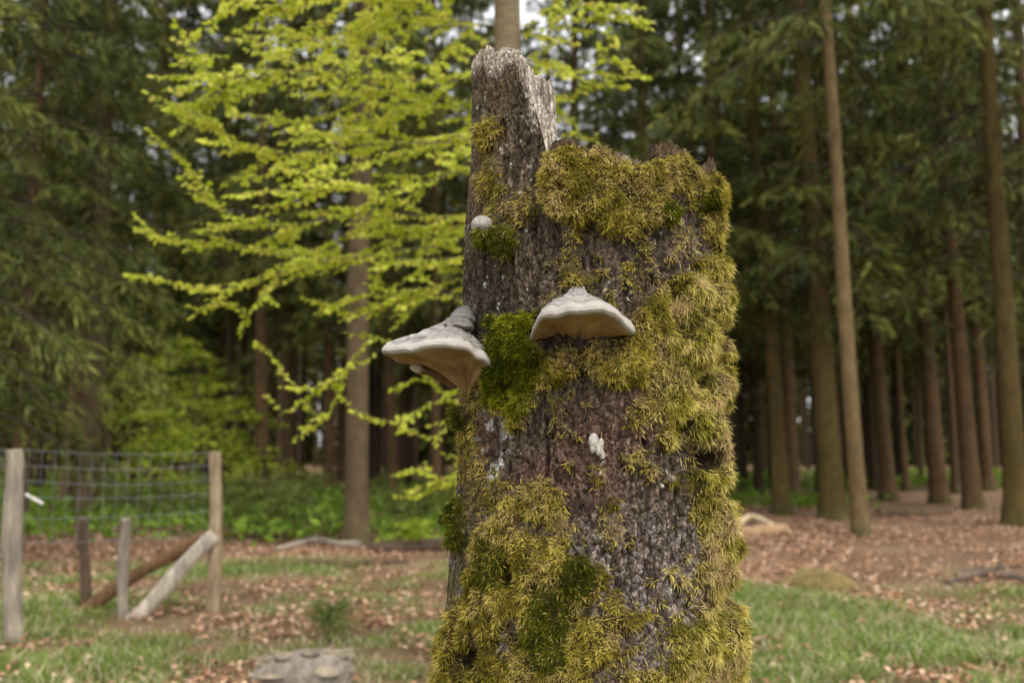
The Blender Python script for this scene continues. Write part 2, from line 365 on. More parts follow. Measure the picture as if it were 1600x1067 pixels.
f1b, f2b, cidb, _ = worley(pc * np.array([26, 26, 9]) + 1.0 * fbm(pc * 20, 2, 77)[:, None], 91)
crack = smooth(0.0, 0.10, f2b - f2b * 0 - f1b)
grain = fbm(pc * np.array([120, 120, 26]), 3, 83)
bark = 0.0036 * (plate - 0.6) * (0.3 + 1.2 * cid) + 0.004 * (crack - 1) * 0.9 + 0.0045 * grain + 0.010 * fbm(pc * np.array([9, 9, 4]), 3, 85)
def polyline_dist(px, py, pts):
    d = np.full(len(px), 1e9)
    for (x0, y0), (x1, y1) in zip(pts[:-1], pts[1:]):
        ex, ey = x1 - x0, y1 - y0; t = np.clip(((px - x0) * ex + (py - y0) * ey) / (ex * ex + ey * ey), 0, 1)
        d = np.minimum(d, np.hypot(px - x0 - t * ex, py - y0 - t * ey))
    return d
CRACKS = [[(862, 236), (846, 262), (838, 300), (836, 360), (841, 420), (836, 480)], [(783, 190), (786, 240), (792, 300)], [(851, 590), (850, 660), (855, 720), (853, 775)], [(800, 400), (806, 470)], [(912, 380), (935, 440)], [(1050, 720), (1062, 790), (1070, 860)]]
ck = np.zeros(len(P0))
wob = 5 * fbm(pc * 35, 2, 87)
for c_ in CRACKS: ck = np.maximum(ck, smooth(5.5, 1.0, np.abs(polyline_dist(ppx + wob, ppy, c_))))
ck = np.where(front, ck, 0)
lump = 0.5 + 0.5 * fbm(pc * np.array([15, 15, 11]), 2, 93); lump2 = 0.5 + 0.5 * fbm(pc * np.array([38, 38, 24]), 2, 95)
rightness = smooth(1000, 1080, ppx) * smooth(330, 480, ppy)
fold = 0.5 + 0.5 * fbm(pc * np.array([24, 24, 5.5]), 2, 97)
disp = -0.016 * rightness * mm * smooth(.52, .3, fold) + bark * (1 - 0.75 * mm) + mm * (0.002 + (0.022 + 0.020 * rightness) * smooth(.25, .75, lump) + 0.014 * smooth(.2, .8, lump2) + 0.006 * (1 - tf1)) * np.where(cu > .3, 0.7, 1) + 0.014 * cu - 0.012 * ck * (1 - mm) - 0.048 * ho
edge_fade = smooth(1.0, 0.985, np.repeat(vz, NT))     # keep the rim itself close to the outline
disp = disp * (0.45 + 0.55 * edge_fade)
Rd = Rg.ravel() + disp
V = np.stack([xcg.ravel() + Rd * np.cos(Tg).ravel(), Y0 - Rd * np.sin(Tg).ravel(), Zg.ravel()], -1)
NR = len(vz)
# bark colours
red = smooth(-.1, .5, fbm(pc * 7, 2, 101)) * smooth(560, 660, ppy) * smooth(1080, 1000, ppx)
base = lerp(srgb(58, 47, 38), srgb(122, 106, 90), np.clip(cid * 0.75 + 0.6 * grain + .1, 0, 1)[:, None])
greyer = smooth(760, 840, ppy) * smooth(.35, .75, cid + 0.3 * grain)
base = lerp(base, srgb(150, 138, 132), 0.75 * greyer[:, None])
base = lerp(base, srgb(118, 82, 72) * (0.45 + 1.0 * cid[:, None]), 0.4 * red[:, None])
tan_ = smooth(480, 380, ppy) * smooth(840, 780, ppx); base = lerp(base, srgb(122, 104, 76) * (0.65 + 0.6 * cid[:, None]), 0.45 * tan_[:, None])
darkp = smooth(.1, .5, fbm(pc * 11 + 3, 2, 103)); base = base * (1 - 0.45 * darkp[:, None] * smooth(300, 360, ppy)[:, None] * smooth(560, 500, ppy)[:, None])
spk = (cid > 0.95) * smooth(0.45, 0.25, f1) * smooth(560, 430, ppy) + (cid > 0.965) * smooth(.45, .25, f1) * 0.8
base = lerp(base, srgb(196, 194, 182), np.clip(spk, 0, 1)[:, None])
pale_l = smooth(.30, .55, fbm(pc * 28, 2, 105)) * smooth(120, 160, ppy) * smooth(420, 300, ppy); base = lerp(base, srgb(146, 142, 118), .45 * pale_l[:, None])
STAIN = [[(757, 645), (768, 668)], [(790, 645), (784, 690), (776, 735), (768, 760)], [(750, 690), (748, 720)], [(795, 670), (790, 700)]]
sn = np.zeros(len(P0))
for s_ in STAIN: sn = np.maximum(sn, smooth(9, 2, polyline_dist(ppx + 9 * fbm(pc * 60, 2, 107), ppy, s_)))
sn = np.where(front, sn, 0) * smooth(-.15, .2, fbm(pc * 110, 2, 109)); base = lerp(base, srgb(205, 203, 198), 0.9 * sn[:, None])
algae = smooth(-.1, .5, fbm(pc * 6 + 9, 2, 111)) * smooth(770, 730, ppx) * smooth(560, 640, ppy); base = lerp(base, srgb(104, 98, 40), .6 * algae[:, None])
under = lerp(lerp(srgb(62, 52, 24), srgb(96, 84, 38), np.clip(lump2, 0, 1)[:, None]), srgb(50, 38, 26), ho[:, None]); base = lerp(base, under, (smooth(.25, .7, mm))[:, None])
# bare wood where the bark has come off the top of the spire
dtop = rim_h[None] - Zg
wood = (rim_ramp[None] > 0.5) * smooth(0.03, 0.005, dtop - .012 - 0.030 * np.clip(fbm(np.stack([Tg.ravel() * 9, Zg.ravel() * 8, 0 * Tg.ravel()], -1), 2, 113), -1, 1).reshape(Zg.shape) - 0.03 * (smooth(782, 770, ppx) * smooth(738, 748, ppx)).reshape(Zg.shape))
wood_c = lerp(srgb(164, 144, 120), srgb(222, 210, 194), np.clip(.5 + .8 * grain, 0, 1)[:, None]); base = lerp(base, wood_c, (wood.ravel() * (1 - ck) * .9)[:, None])
mb = MB()
i = np.arange(NR - 1)[:, None] * NT; j = np.arange(NT)[None]; j2 = (j + 1) % NT
mb.add(V, np.stack([i + j2, i + j, i + NT + j, i + NT + j2], -1).reshape(-1, 4), None, base)
# the broken top, a surface over the whole cross-section
rim = V.reshape(NR, NT, 3)[-1]; NK = 64
fr = np.linspace(1, 0.0, NK)
cx_ = np.array([XC, Y0])
TX = cx_[0] + (rim[None, :, 0] - cx_[0]) * fr[:, None]; TY = cx_[1] + (rim[None, :, 1] - cx_[1]) * fr[:, None]
TH, TR = top_height(TX.ravel(), TY.ravel()); TH = TH.reshape(NK, NT); TH[0] = rim[:, 2]
TV = np.stack([TX, TY, TH], -1).reshape(-1, 3)
gr2 = fbm((TV - np.array([XC, Y0, 0])) * np.array([130, 130, 14]), 3, 115); gr3 = fbm(TV * np.array([40, 40, 12]), 3, 117)
wc = lerp(srgb(136, 118, 98), srgb(206, 194, 178), np.clip(.55 + .9 * gr2, 0, 1)[:, None]); wc = lerp(wc, srgb(72, 58, 44), (smooth(.2, .45, gr3) * .55)[:, None])
rot = lerp(srgb(58, 44, 32), srgb(98, 78, 52), np.clip(.5 + gr2, 0, 1)[:, None]); wc = lerp(rot, wc, smooth(.03, .14, TR)[:, None])
i = np.arange(NK - 1)[:, None] * NT
mb.add(TV, np.stack([i + j2, i + j, i + NT + j, i + NT + j2], -1).reshape(-1, 4), None, wc)
stump = empty('tree_stump', (XC, Y0, gz(XC, Y0)))
stump_off = np.array(stump.location)
def attach(o, root):            # keep world coordinates while the root sits at its base
    o.parent = root; o.location = tuple(-x for x in root.location); return o
tag(stump, 'tall broken mossy tree stump with a splintered spire and grey bracket fungi', 'tree stump')
attach(mb.build('trunk', M_BARK), stump)
# normals of the side surface
Vg = V.reshape(NR, NT, 3)
dU = np.roll(Vg, -1, 1) - np.roll(Vg, 1, 1); dV = np.gradient(Vg, axis=0)
Nn = unit(np.cross(dU, dV)).reshape(-1, 3)
rad = np.stack([np.cos(Tg).ravel(), -np.sin(Tg).ravel(), np.zeros(Tg.size)], -1)
Nn = np.where((np.sum(Nn * rad, 1) < 0)[:, None], -Nn, Nn)
Nn = unit(Nn * 0.7 + rad * 0.6)
area = np.linalg.norm(np.cross(dU, dV), axis=-1).ravel() + 1e-12
rng = np.random.default_rng(7)
def moss_part(name, weight, n, pal, Lr, Wr, hang, label, spread=0.55, lift=0.5):
    w = weight * area; w = w / w.sum(); k = rng.choice(len(V), n, p=w)
    P = V[k] + rng.normal(0, 0.0022, (n, 3)); N = Nn[k]
    tang = unit(np.cross(N, np.array([0, 0, 1.0]))); down = np.cross(tang, N); down = np.where(down[:, 2:3] > 0, -down, down)
    ang = rng.normal(0, 1, n) * spread + 1.6 * vnoise(P * 45, 131); tuft = toff[k] - N * np.sum(toff[k] * N, 1, keepdims=True)
    D = unit(N * (lift * rng.uniform(.4, 1.5, n))[:, None] + down * (np.cos(ang) * hang)[:, None] + tang * (np.sin(ang) * .9)[:, None] + tuft * 1.5 + rng.normal(0, .3, (n, 3)))
    bend = down * (rng.uniform(.1, .5, n) * hang)[:, None] + rng.normal(0, .18, (n, 3)); bend[:, 2] -= .1
    side = unit(np.cross(D, N + rng.normal(0, .5, (n, 3))))
    L = rng.uniform(Lr[0], Lr[1], n) * (0.75 + .5 * lump2[k]); Wd = rng.uniform(Wr[0], Wr[1], n)
    t = np.clip(.5 + .75 * fbm(P * 20, 2, 133) + .5 * (tcid[k] - .5) + rng.normal(0, .16, n), 0, 1)
    idx = t * (len(pal) - 1); a = np.floor(idx).astype(int).clip(0, len(pal) - 2); pal = np.array(pal)
    c = lerp(pal[a], pal[a + 1], (idx - a)[:, None]) * (rng.uniform(.75, 1.2, n) * (.7 + .6 * tcid[k]))[:, None]
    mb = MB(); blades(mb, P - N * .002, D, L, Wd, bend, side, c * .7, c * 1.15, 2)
    o = attach(mb.build(name, M_MOSS), stump); tag(o, label, kind='stuff'); return o
GOLD = [srgb(108, 98, 30), srgb(138, 126, 44), srgb(166, 150, 66), srgb(178, 160, 92), srgb(150, 128, 88)]
HANG = [srgb(112, 106, 34), srgb(150, 140, 58), srgb(182, 168, 88), srgb(188, 170, 112), srgb(160, 136, 96)]
GREEN = [srgb(70, 76, 8), srgb(96, 102, 14), srgb(126, 128, 26), srgb(150, 146, 40)]
DARK = [srgb(44, 50, 6), srgb(66, 74, 8), srgb(92, 94, 14)]
green_zone = np.maximum(smooth(-4, 10, sdist(ppx, ppy, MOSS_POLY[2])), 0) * front
m_main = mm * (1 - green_zone) * (1 - .9 * cu) * np.clip(1 - 1.7 * ho, 0, 1) * (1 - .7 * rightness * smooth(.45, .28, fold))
m_main = np.where(mm > .10, m_main, 0) * (.25 + .75 * smooth(.75, .3, tf1)) * (.35 + .65 * smooth(.2, .55, lump2))
vis = np.where(front, 1.0, .35) * np.where(P0[:, 2] > .92, 1, .2)
top_ = (1 - rightness)
GOLD = [np.minimum(c * 1.28, .8) for c in GOLD]; HANG = [np.minimum(c * 1.3, .8) for c in HANG]; DARK = [c * 1.3 for c in DARK]
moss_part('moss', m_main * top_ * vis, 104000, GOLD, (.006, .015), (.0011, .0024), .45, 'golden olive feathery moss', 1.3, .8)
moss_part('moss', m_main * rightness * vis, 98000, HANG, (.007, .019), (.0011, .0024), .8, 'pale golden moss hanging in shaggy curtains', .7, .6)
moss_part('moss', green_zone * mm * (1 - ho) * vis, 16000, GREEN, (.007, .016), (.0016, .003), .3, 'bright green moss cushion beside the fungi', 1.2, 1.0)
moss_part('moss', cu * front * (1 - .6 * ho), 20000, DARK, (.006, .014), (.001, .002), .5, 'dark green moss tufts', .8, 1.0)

# ------------------------------------------------------------------ fungi on the stump
def surf(px, py):
    """point of the stump surface seen at a photo pixel"""
    d = np.hypot(ppx - px, ppy - py) + np.where(np.sin(Tg).ravel() > 0.02, 0, 1e4); k = np.argmin(d); return V[k], rad[k]
def fungus(name, cen, a, b, rot, top, bot, shift_t, shift_b, label, tilt=(0, 0), wob=.06, seed=0, cols=None, root=None, group=None, part_names=('cap', 'pore_surface')):
    """cap of concentric ridges over a paler rim and a brown pore surface; profiles are (fraction of radius, height)"""
    phi = np.linspace(0, 2 * math.pi, 120, endpoint=False); n = len(phi)
    wobv = 1 + wob * fbm(np.stack([np.cos(phi) * 1.6, np.sin(phi) * 1.6, np.full(n, seed * 5.)], -1), 3, seed)
    def surface(prof, m, shift, ridges):
        prof = np.array(prof, float); s = np.concatenate([[0], np.cumsum(np.hypot(*(np.diff(prof, axis=0) * np.array([a, 1])).T))]); s /= s[-1]
        t = np.linspace(0, 1, m); rr = np.interp(t, s, prof[:, 0]); hh = np.interp(t, s, prof[:, 1])
        X = rr[:, None] * wobv[None] * a * np.cos(phi)[None]; Yv = rr[:, None] * wobv[None] * b * np.sin(phi)[None]
        fall = np.clip(1 - rr, 0, 1)[:, None]
        X = X + shift[0] * fall; Yv = Yv + shift[1] * fall
        Z = np.broadcast_to(hh[:, None], X.shape) + tilt[0] * X + tilt[1] * Yv
        Z = Z + .014 * a / .1 * fbm(np.stack([np.broadcast_to(np.cos(phi) * 2, X.shape), np.broadcast_to(np.sin(phi) * 2, X.shape), np.broadcast_to(rr[:, None] * .8, X.shape)], -1).reshape(-1, 3) + seed, 2, seed + 3).reshape(X.shape)
        Q = np.stack([X, Yv, Z], -1).reshape(-1, 3)
        if ridges:
            wr = rr[:, None] * 6 + 1.5 * fbm(Q * 18 + seed, 2, seed + 7).reshape(X.shape)
            rd = np.abs(((wr % 1) - .5) * 2); env = smooth(.05, .3, rr)[:, None] * smooth(1.0, .9, rr)[:, None]
            Z2 = (-.0045 * smooth(.7, 1, rd) + .0022 * (wr % 1)) * env + .0016 * fbm(Q * 70, 2, seed + 9).reshape(X.shape); Q[:, 2] += Z2.ravel()
            return Q, rr, (rd * env)
        return Q, rr, None
    c, s_ = math.cos(rot), math.sin(rot); Rm = np.array([[c, -s_, 0], [s_, c, 0], [0, 0, 1]])
    r = root or empty(name, cen)
    res = []
    for kind, prof, m, shift in (('top', top, 70, shift_t), ('bot', bot, 40, shift_b)):
        Q, rr, rd = surface(prof, m, shift, kind == 'top'); Q = Q @ Rm.T
        nz = fbm(Q * 90 + seed, 3, seed + 11); nb = fbm(Q * 22 + seed, 2, seed + 13)
        if kind == 'top':
            cl = lerp(cols[0], cols[1], np.clip(.5 + .5 * nb + .35 * nz, 0, 1)[:, None]); cl = lerp(cl, cols[0] * .55, (.55 * smooth(.78, 1, rd).ravel())[:, None])
            rim_ = smooth(.86, .97, np.repeat(rr, n)); cl = lerp(cl, cols[2], rim_[:, None])
        else:
            cl = lerp(cols[3], cols[4], np.clip(.5 + .7 * nb + .3 * nz, 0, 1)[:, None]); cl = lerp(cl, cols[2] * .9, smooth(.90, .985, np.repeat(rr, n))[:, None])
        mb = MB(); i = np.arange(len(rr) - 1)[:, None] * n; j = np.arange(n)[None]; k2 = (j + 1) % n
        q = np.stack([i + j, i + n + j, i + n + k2, i + k2], -1).reshape(-1, 4)
        if kind == 'bot': q = q[:, ::-1]
        mb.add(Q, q, None, cl)
        o = mb.build(part_names[0] if kind == 'top' else part_names[1], M_FUNGUS if kind == 'top' else M_PORE, r)
        if root is not None: o.location = tuple(np.array(cen) - np.array(root.location))
        res.append(o)
    if root is None: tag(r, label, 'fungus', group)
    return r
FC = [srgb(104, 99, 94), srgb(168, 162, 154), srgb(166, 158, 148), srgb(140, 110, 80), srgb(176, 148, 116)]
TOPP = [(0, .074), (.10, .072), (.20, .058), (.36, .040), (.52, .031), (.68, .022), (.82, .012), (.93, .002), (.985, -.008), (1.0, -.016)]
BOTP = [(1.0, -.016), (.985, -.021), (.93, -.021), (.8, -.017), (.6, -.016), (.4, -.018), (.2, -.021), (0, -.024)]
p_r, n_r = surf(910, 512); zc = W(910, 509, 1.99)[2]
fungus('bracket_fungus', (p_r[0], p_r[1] + .004, zc), .106, .135, 0, [(x, y * 1.25 if y > 0 else y) for x, y in TOPP], BOTP, (0, .01), (-.02, .06), 'domed pale grey bracket fungus jutting from the front above green moss', (0, -.25), .06, 3, FC)
cenl = W(686, 549, 2.10)
lf = fungus('bracket_fungus', cenl, .123, .105, 0, [(0, .075), (.10, .068), (.25, .054), (.4, .042), (.55, .032), (.72, .021), (.86, .010), (.95, .002), (.99, -.006), (1.0, -.012)],
            [(1.0, -.012), (.985, -.018), (.92, -.018), (.75, -.020), (.55, -.028), (.35, -.040), (.15, -.058), (0, -.075)], (.040, .035), (.056, .075),
            'wide layered grey bracket fungus sticking out sideways with a knob beneath', (-.07, -.10), .10, 8, FC)
FG = [srgb(92, 88, 84), srgb(134, 129, 122), srgb(120, 115, 109), srgb(96, 84, 70), srgb(120, 104, 88)]
fungus('upper_lobe', W(716, 511, 2.14), .036, .04, 0, [(0, .036), (.3, .030), (.6, .020), (.85, .010), (1, .0)], [(1, 0), (.9, -.006), (.5, -.008), (0, -.012)], (.014, .01), (.01, .01), None, (-.1, 0), .14, 12, FG, lf, None, ('old_lobe', 'old_lobe_underside'))
fungus('upper_lobe', W(724, 498, 2.15), .028, .03, 0, [(0, .030), (.3, .026), (.6, .018), (.85, .008), (1, .0)], [(1, 0), (.9, -.006), (.5, -.008), (0, -.012)], (.008, .01), (.01, .01), None, (-.15, 0), .14, 17, FG, lf, None, ('old_lobe', 'old_lobe_underside'))
mb = MB(); e0 = W(640, 573, 2.12) - cenl; e1 = W(712, 590, 2.2) - cenl; tt = np.linspace(0, 1, 14)[:, None]
kc = np.where(tt < .22, srgb(190, 182, 172), srgb(116, 92, 68))
tube(mb, e0 + (e1 - e0) * tt, .0105 * np.array([.25, .7, .95, 1.05, 1.0, .9, .95, 1.1, 1.3, 1.5, 1.7, 2.0, 2.3, 2.5]), 14, kc, True, .12, 4); mb.build('knob', M_FUNGUS, lf)
def blob(name, cen, rx, ry, rz_, seed, cols, label, group=None, amp=.12, extra=()):
    u = np.linspace(0, math.pi, 26); v = np.linspace(0, 2 * math.pi, 40, endpoint=False)
    mb = MB()
    for (ox, oy, oz, sc) in ((0, 0, 0, 1),) + tuple(extra):
        D = np.stack([np.sin(u)[:, None] * np.cos(v)[None], np.sin(u)[:, None] * np.sin(v)[None], np.broadcast_to(np.cos(u)[:, None], (26, 40))], -1).reshape(-1, 3)
        d = 1 + amp * fbm(D * 2.2 + seed + ox * 50, 3, seed); Q = D * d[:, None] * np.array([rx, ry, rz_]) * sc + np.array([ox, oy, oz])
        t = np.clip(.5 + .7 * fbm(D * 5 + seed, 3, seed + 1), 0, 1)[:, None]
        i = np.arange(25)[:, None] * 40; j = np.arange(40)[None]
        mb.add(Q, np.stack([i + j, i + 40 + j, i + 40 + (j + 1) % 40, i + (j + 1) % 40], -1).reshape(-1, 4), None, lerp(cols[0], cols[1], t))
    o = mb.build(name, M_FUNGUS); o.location = tuple(cen); tag(o, label, 'fungus', group); return o
p, n_ = surf(766, 356); blob('button_fungus', p + n_ * .022 + np.array([0, 0, .003]), .0235, .022, .0205, 5, (srgb(128, 122, 116), srgb(178, 172, 164)), 'small round grey fungus button above dark green moss tufts', None, .08)
p, n_ = surf(928, 690); blob('knobbly_fungus', p + n_ * .007, .0105, .011, .017, 9, (srgb(128, 120, 108), srgb(206, 200, 190)), 'small knobbly whitish fungus cluster on bare reddish bark', None, .28,
                             ((.010, -.004, -.016, .75), (.014, -.002, -.002, .5), (-.002, -.003, -.013, .6), (.016, -.001, -.026, .55)))

# ------------------------------------------------------------------ spruces
NEED = [srgb(46, 51, 22), srgb(66, 72, 30), srgb(90, 97, 40), srgb(120, 124, 54)]
def spruce_crown(seed, z0, z1, maxlen, nb, tw=13, sub=5, fine=1.0, droop=.55, sparse_low=.15):
    rg = np.random.default_rng(seed); mb = MB(); P_ = []; D_ = []; L_ = []; S_ = []; C_ = []
    for b in range(nb):
        f = ((b + rg.uniform(0, 1)) / nb) ** 1.35; z = z0 + (z1 - z0) * f
        if f < .3 and rg.uniform() < sparse_low * (1 - f / .3): continue
        az = rg.uniform(0, 2 * math.pi); Lb = maxlen * (1 - f) ** .75 * rg.uniform(.65, 1.1) + .3
        h = np.array([math.cos(az), math.sin(az), 0]); lat = np.array([-h[1], h[0], 0])
        dr = droop * (1 - .7 * f) * rg.uniform(.7, 1.3); up = .15 + .5 * f
        def pt(t): return np.array([0, 0, z]) + h * Lb * t[:, None] + np.array([0, 0, 1]) * (Lb * (up * t - dr * 1.5 * t ** 2 + .45 * dr * t ** 3))[:, None]
        ts = np.linspace(0, 1, 6); tube(mb, pt(ts), np.linspace(.022, .006, 6) * (.6 + Lb / 4), 3, srgb(60, 50, 40), False)
        t = np.repeat(rg.uniform(.12, 1, tw), 2); sg = np.tile([-1., 1.], tw); tl = (.25 + .75 * (1 - np.abs(t - .45))) * Lb * .34 * rg.uniform(.6, 1.2, len(t))
        c = pt(t); dirs = unit(lat[None] * sg[:, None] + h[None] * .75 + np.array([0, 0, -1.]) * rg.uniform(.15, .9, len(t))[:, None])
        s = rg.uniform(0.05, 1, (len(t), sub)); pos = c[:, None] + dirs[:, None] * (tl[:, None] * s)[..., None]; pos[..., 2] -= .25 * tl[:, None] * s ** 2
        dd = unit(dirs[:, None] + rg.normal(0, .45, pos.shape) + np.array([0, 0, -.55])); n = pos[..., 0].size
        tone = np.clip(rg.uniform(.0, .75) + rg.normal(0, .18, n) + .25 * s.ravel(), 0, .999) * 3; a = tone.astype(int); N4 = np.array(NEED)
        P_.append(pos.reshape(-1, 3)); D_.append(dd.reshape(-1, 3)); L_.append(rg.uniform(.16, .38, n) * fine); C_.append(lerp(N4[a], N4[np.minimum(a + 1, 3)], (tone - a)[:, None]))
    P, D, L, C = map(np.concatenate, (P_, D_, L_, C_)); side = unit(np.cross(D, rg.normal(0, 1, D.shape)))
    kites(mb, P, D, L, L * rg.uniform(.10, .17, len(L)), side, C)
    return mb.mesh('spruce_crown', M_NEEDLE, False)
def spruce_trunk(seed, h, r0, lean=(0, 0), col=None, dead=(2.5, 8.0), nd=26, flare=.55, taper=.9):
    rg = np.random.default_rng(seed); mb = MB(); z = np.concatenate([[-.25, 0, .12, .3, .6, 1.2], np.linspace(2.2, h, 12)])
    col = srgb(104, 88, 66) if col is None else col
    r = r0 * (1 - taper * np.clip(z, 0, h) / h) * (1 + flare * np.exp(-np.clip(z, 0, 9) / .28)) + .008
    wig = .02 * np.sin(z * .7 + seed); pts = np.stack([lean[0] * z + wig, lean[1] * z + .02 * np.cos(z * .5 + seed), z], -1)
    cc = col[None] * (.85 + .3 * rg.uniform(0, 1, len(z)))[:, None]; cc[:3] = lerp(cc[:3], srgb(70, 72, 40), .5)
    tube(mb, pts, r, 14, cc, True, .10, seed)
    for k in range(nd):
        zz = rg.uniform(*dead); az = rg.uniform(0, 6.28); L = rg.uniform(.3, 1.6); d = np.array([math.cos(az), math.sin(az), rg.uniform(-.35, .1)]); t = np.linspace(0, 1, 4)[:, None]
        p = np.array([lean[0] * zz, lean[1] * zz, zz]) + d * L * t + np.array([0, 0, -.18]) * L * t ** 2
        tube(mb, p, np.array([.013, .009, .006, .003]), 3, srgb(84, 74, 62), False)
    return mb.mesh('spruce_trunk', M_SPRUCE_BARK)
CROWNS = [spruce_crown(100 + k, z0, z1, ml, nb, tw, sub) for k, (z0, z1, ml, nb, tw, sub) in enumerate([
    (5.4, 24, 2.7, 88, 12, 8), (6.2, 26, 2.9, 92, 12, 8), (7.0, 23, 2.6, 84, 12, 8), (7.8, 27, 3.0, 92, 12, 8), (5.0, 22, 2.5, 86, 12, 8), (8.8, 26, 2.9, 84, 12, 8)])]
LOWC = [spruce_crown(140 + k, z0, z1, ml, nb, 15, 10, .66) for k, (z0, z1, ml, nb) in enumerate([(2.0, 17, 2.7, 135), (2.8, 20, 2.9, 140)])]
TR_I = [0]
def spruce(base_px, base_py, width, top_px=None, top_py=0, crown=None, label=None, group=None, col=None, h=26, Y=None, rotz=None, dead=(2.5, 8), nd=26, scale=1.0):
    g = G(base_px, base_py) if Y is None else np.array([(base_px - CX) / F * Y, Y, 0.]); g[2] = gz(g[0], g[1])
    rg = np.random.default_rng(500 + TR_I[0]); TR_I[0] += 1
    r0 = width / F * g[1] / 2
    lean = (rg.normal(0, .006), rg.normal(0, .006))
    if top_px is not None:
        t = W(top_px, top_py, g[1]); lean = ((t[0] - g[0]) / (t[2] - g[2]), lean[1])
    root = empty('spruce_tree', g)
    link('trunk', spruce_trunk(600 + TR_I[0], h, r0, lean, col, dead, nd), root)
    cm = crown if crown is not None else CROWNS[TR_I[0] % len(CROWNS)]
    c = link('crown', cm, root); c.rotation_euler = (-lean[1], lean[0], rg.uniform(0, 6.28) if rotz is None else rotz); c.scale = (scale,) * 3
    tag(root, label, 'tree', group); return root
BR = srgb(88, 70, 48); GY_ = srgb(92, 78, 58); OL = srgb(80, 68, 38); PALE = srgb(108, 90, 62); DK = srgb(58, 48, 37)
GRP_L = 'spruces of the wood behind the fence'; GRP_R = 'spruces of the wood beside the stump'
spruce(137, 812, 31, 178, 0, CROWNS[4], 'tall grey-brown spruce behind the wire fence, thickest trunk there', None, GY_)
spruce(101, 800, 19, 150, 200, CROWNS[2], 'slim pale spruce beside the thick grey trunk, behind the left fence post', None, PALE, scale=1.0)
spruce(122, 806, 15, 158, 200, CROWNS[3], 'thin brown spruce squeezed between two paler trunks behind the fence', None, BR)
spruce(408, 786, 21, 411, 200, CROWNS[1], 'straight brown spruce standing alone behind low bushes', None, BR)
spruce(555, 852, 37, 566, 130, CROWNS[3], 'thick spruce trunk with flared roots behind the yellow-green beech leaves', None, GY_, dead=(5, 9))
spruce(1345, 838, 24, 1287, 0, CROWNS[5], 'slender pale leaning spruce, smooth bare trunk at the forest edge', None, PALE, dead=(7, 10), nd=6)
spruce(1303, 812, 37, 1250, 60, CROWNS[0], 'thick olive-brown spruce beside the slender pale leaning trunk', None, OL)
spruce(1224, 804, 25, 1186, 260, CROWNS[4], 'mid-sized olive spruce growing close to a darker trunk beside the stump', None, OL)
spruce(1590, 822, 34, 1548, 200, CROWNS[2], 'thick brown spruce at the edge of the litter slope, dead side branches', None, OL, nd=50, dead=(3, 9))
spruce(1008, 800, 21, 1002, 0, CROWNS[3], 'light brown spruce rising directly behind the mossy stump top', None, PALE, nd=8)
spruce(1520, 797, 27, 1478, 300, CROWNS[1], 'leaning dark brown spruce with widened foot on leaf litter', None, BR)
for (bx, by, w, tx, ty, cl) in [(240, 765, 13, 247, 400, BR), (322, 752, 12, 326, 430, DK), (343, 756, 15, 346, 480, BR), (452, 780, 17, 452, 500, BR), (513, 782, 15, 514, 500, BR), (612, 782, 17, 610, 600, BR), (683, 800, 14, 682, 600, BR),
                                (185, 762, 9, 196, 430, DK), (210, 760, 9, 219, 430, DK), (380, 764, 9, 382, 540, DK), (580, 766, 10, 580, 600, DK), (20, 790, 18, 55, 480, BR), (60, 775, 13, 82, 500, DK), (275, 762, 8, 281, 420, DK), (640, 770, 11, 640, 600, DK)]:
    if cl is DK: spruce(bx, by, w, tx, ty, None, 'thin dark spruce trunk deep in the wood behind the fence', 'thin dark spruces behind the fence', cl)
    else: spruce(bx, by, w, tx, ty, None, 'brown spruce trunk standing deeper in the wood behind the fence', GRP_L, cl)
for (bx, by, w, tx, ty, cl) in [(1243, 790, 20, 1215, 300, BR), (1186, 772, 14, 1165, 400, DK), (1283, 772, 14, 1262, 400, DK), (1388, 783, 24, 1352, 330, BR), (1416, 768, 10, 1388, 330, BR), (1469, 786, 26, 1428, 290, BR), (1546, 768, 19, 1508, 300, BR),
                                (1497, 764, 13, 1478, 400, DK), (1366, 766, 11, 1345, 400, DK), (1440, 758, 8, 1427, 430, PALE), (1325, 764, 9, 1310, 440, DK), (1575, 762, 13, 1552, 400, DK), (1165, 764, 11, 1150, 440, DK), (1207, 762, 9, 1190, 440, DK), (1622, 800, 24, 1590, 20, BR)]:
    if cl is DK: spruce(bx, by, w, tx, ty, None, 'thin dark spruce trunk beyond the leaf litter beside the stump', 'thin dark spruces beside the stump', cl)
    elif cl is PALE: spruce(bx, by, w, tx, ty, None, 'thinnest pale spruce trunk between thick brown ones on the litter slope', None, cl)
    else: spruce(bx, by, w, tx, ty, None, 'brown spruce trunk standing deeper in the dark wood beside the stump', GRP_R, cl)
# low-branched spruces at the left edge
for (bx, Y, cr, rz_, lab) in [(-120, 13.0, 0, .4, 'low-branched dark spruce with drooping boughs over the fence corner'), (40, 19.0, 1, 2.0, 'bushy dark green spruce behind the left fence post')]:
    spruce(bx, 0, 30 * 14 / Y, None, 0, LOWC[cr], lab, None, BR, h=18, Y=Y, rotz=rz_)
for (bx, Y, cr) in [(905, 27, 0), (965, 34, 4), (1065, 30, 1), (1120, 24, 4), (860, 38, 0), (1040, 40, 2)]:
    spruce(bx, 0, .3 * F / Y, None, 0, CROWNS[cr], 'spruce whose crown shows above the mossy top of the stump', 'spruces above the stump top', BR, Y=Y)
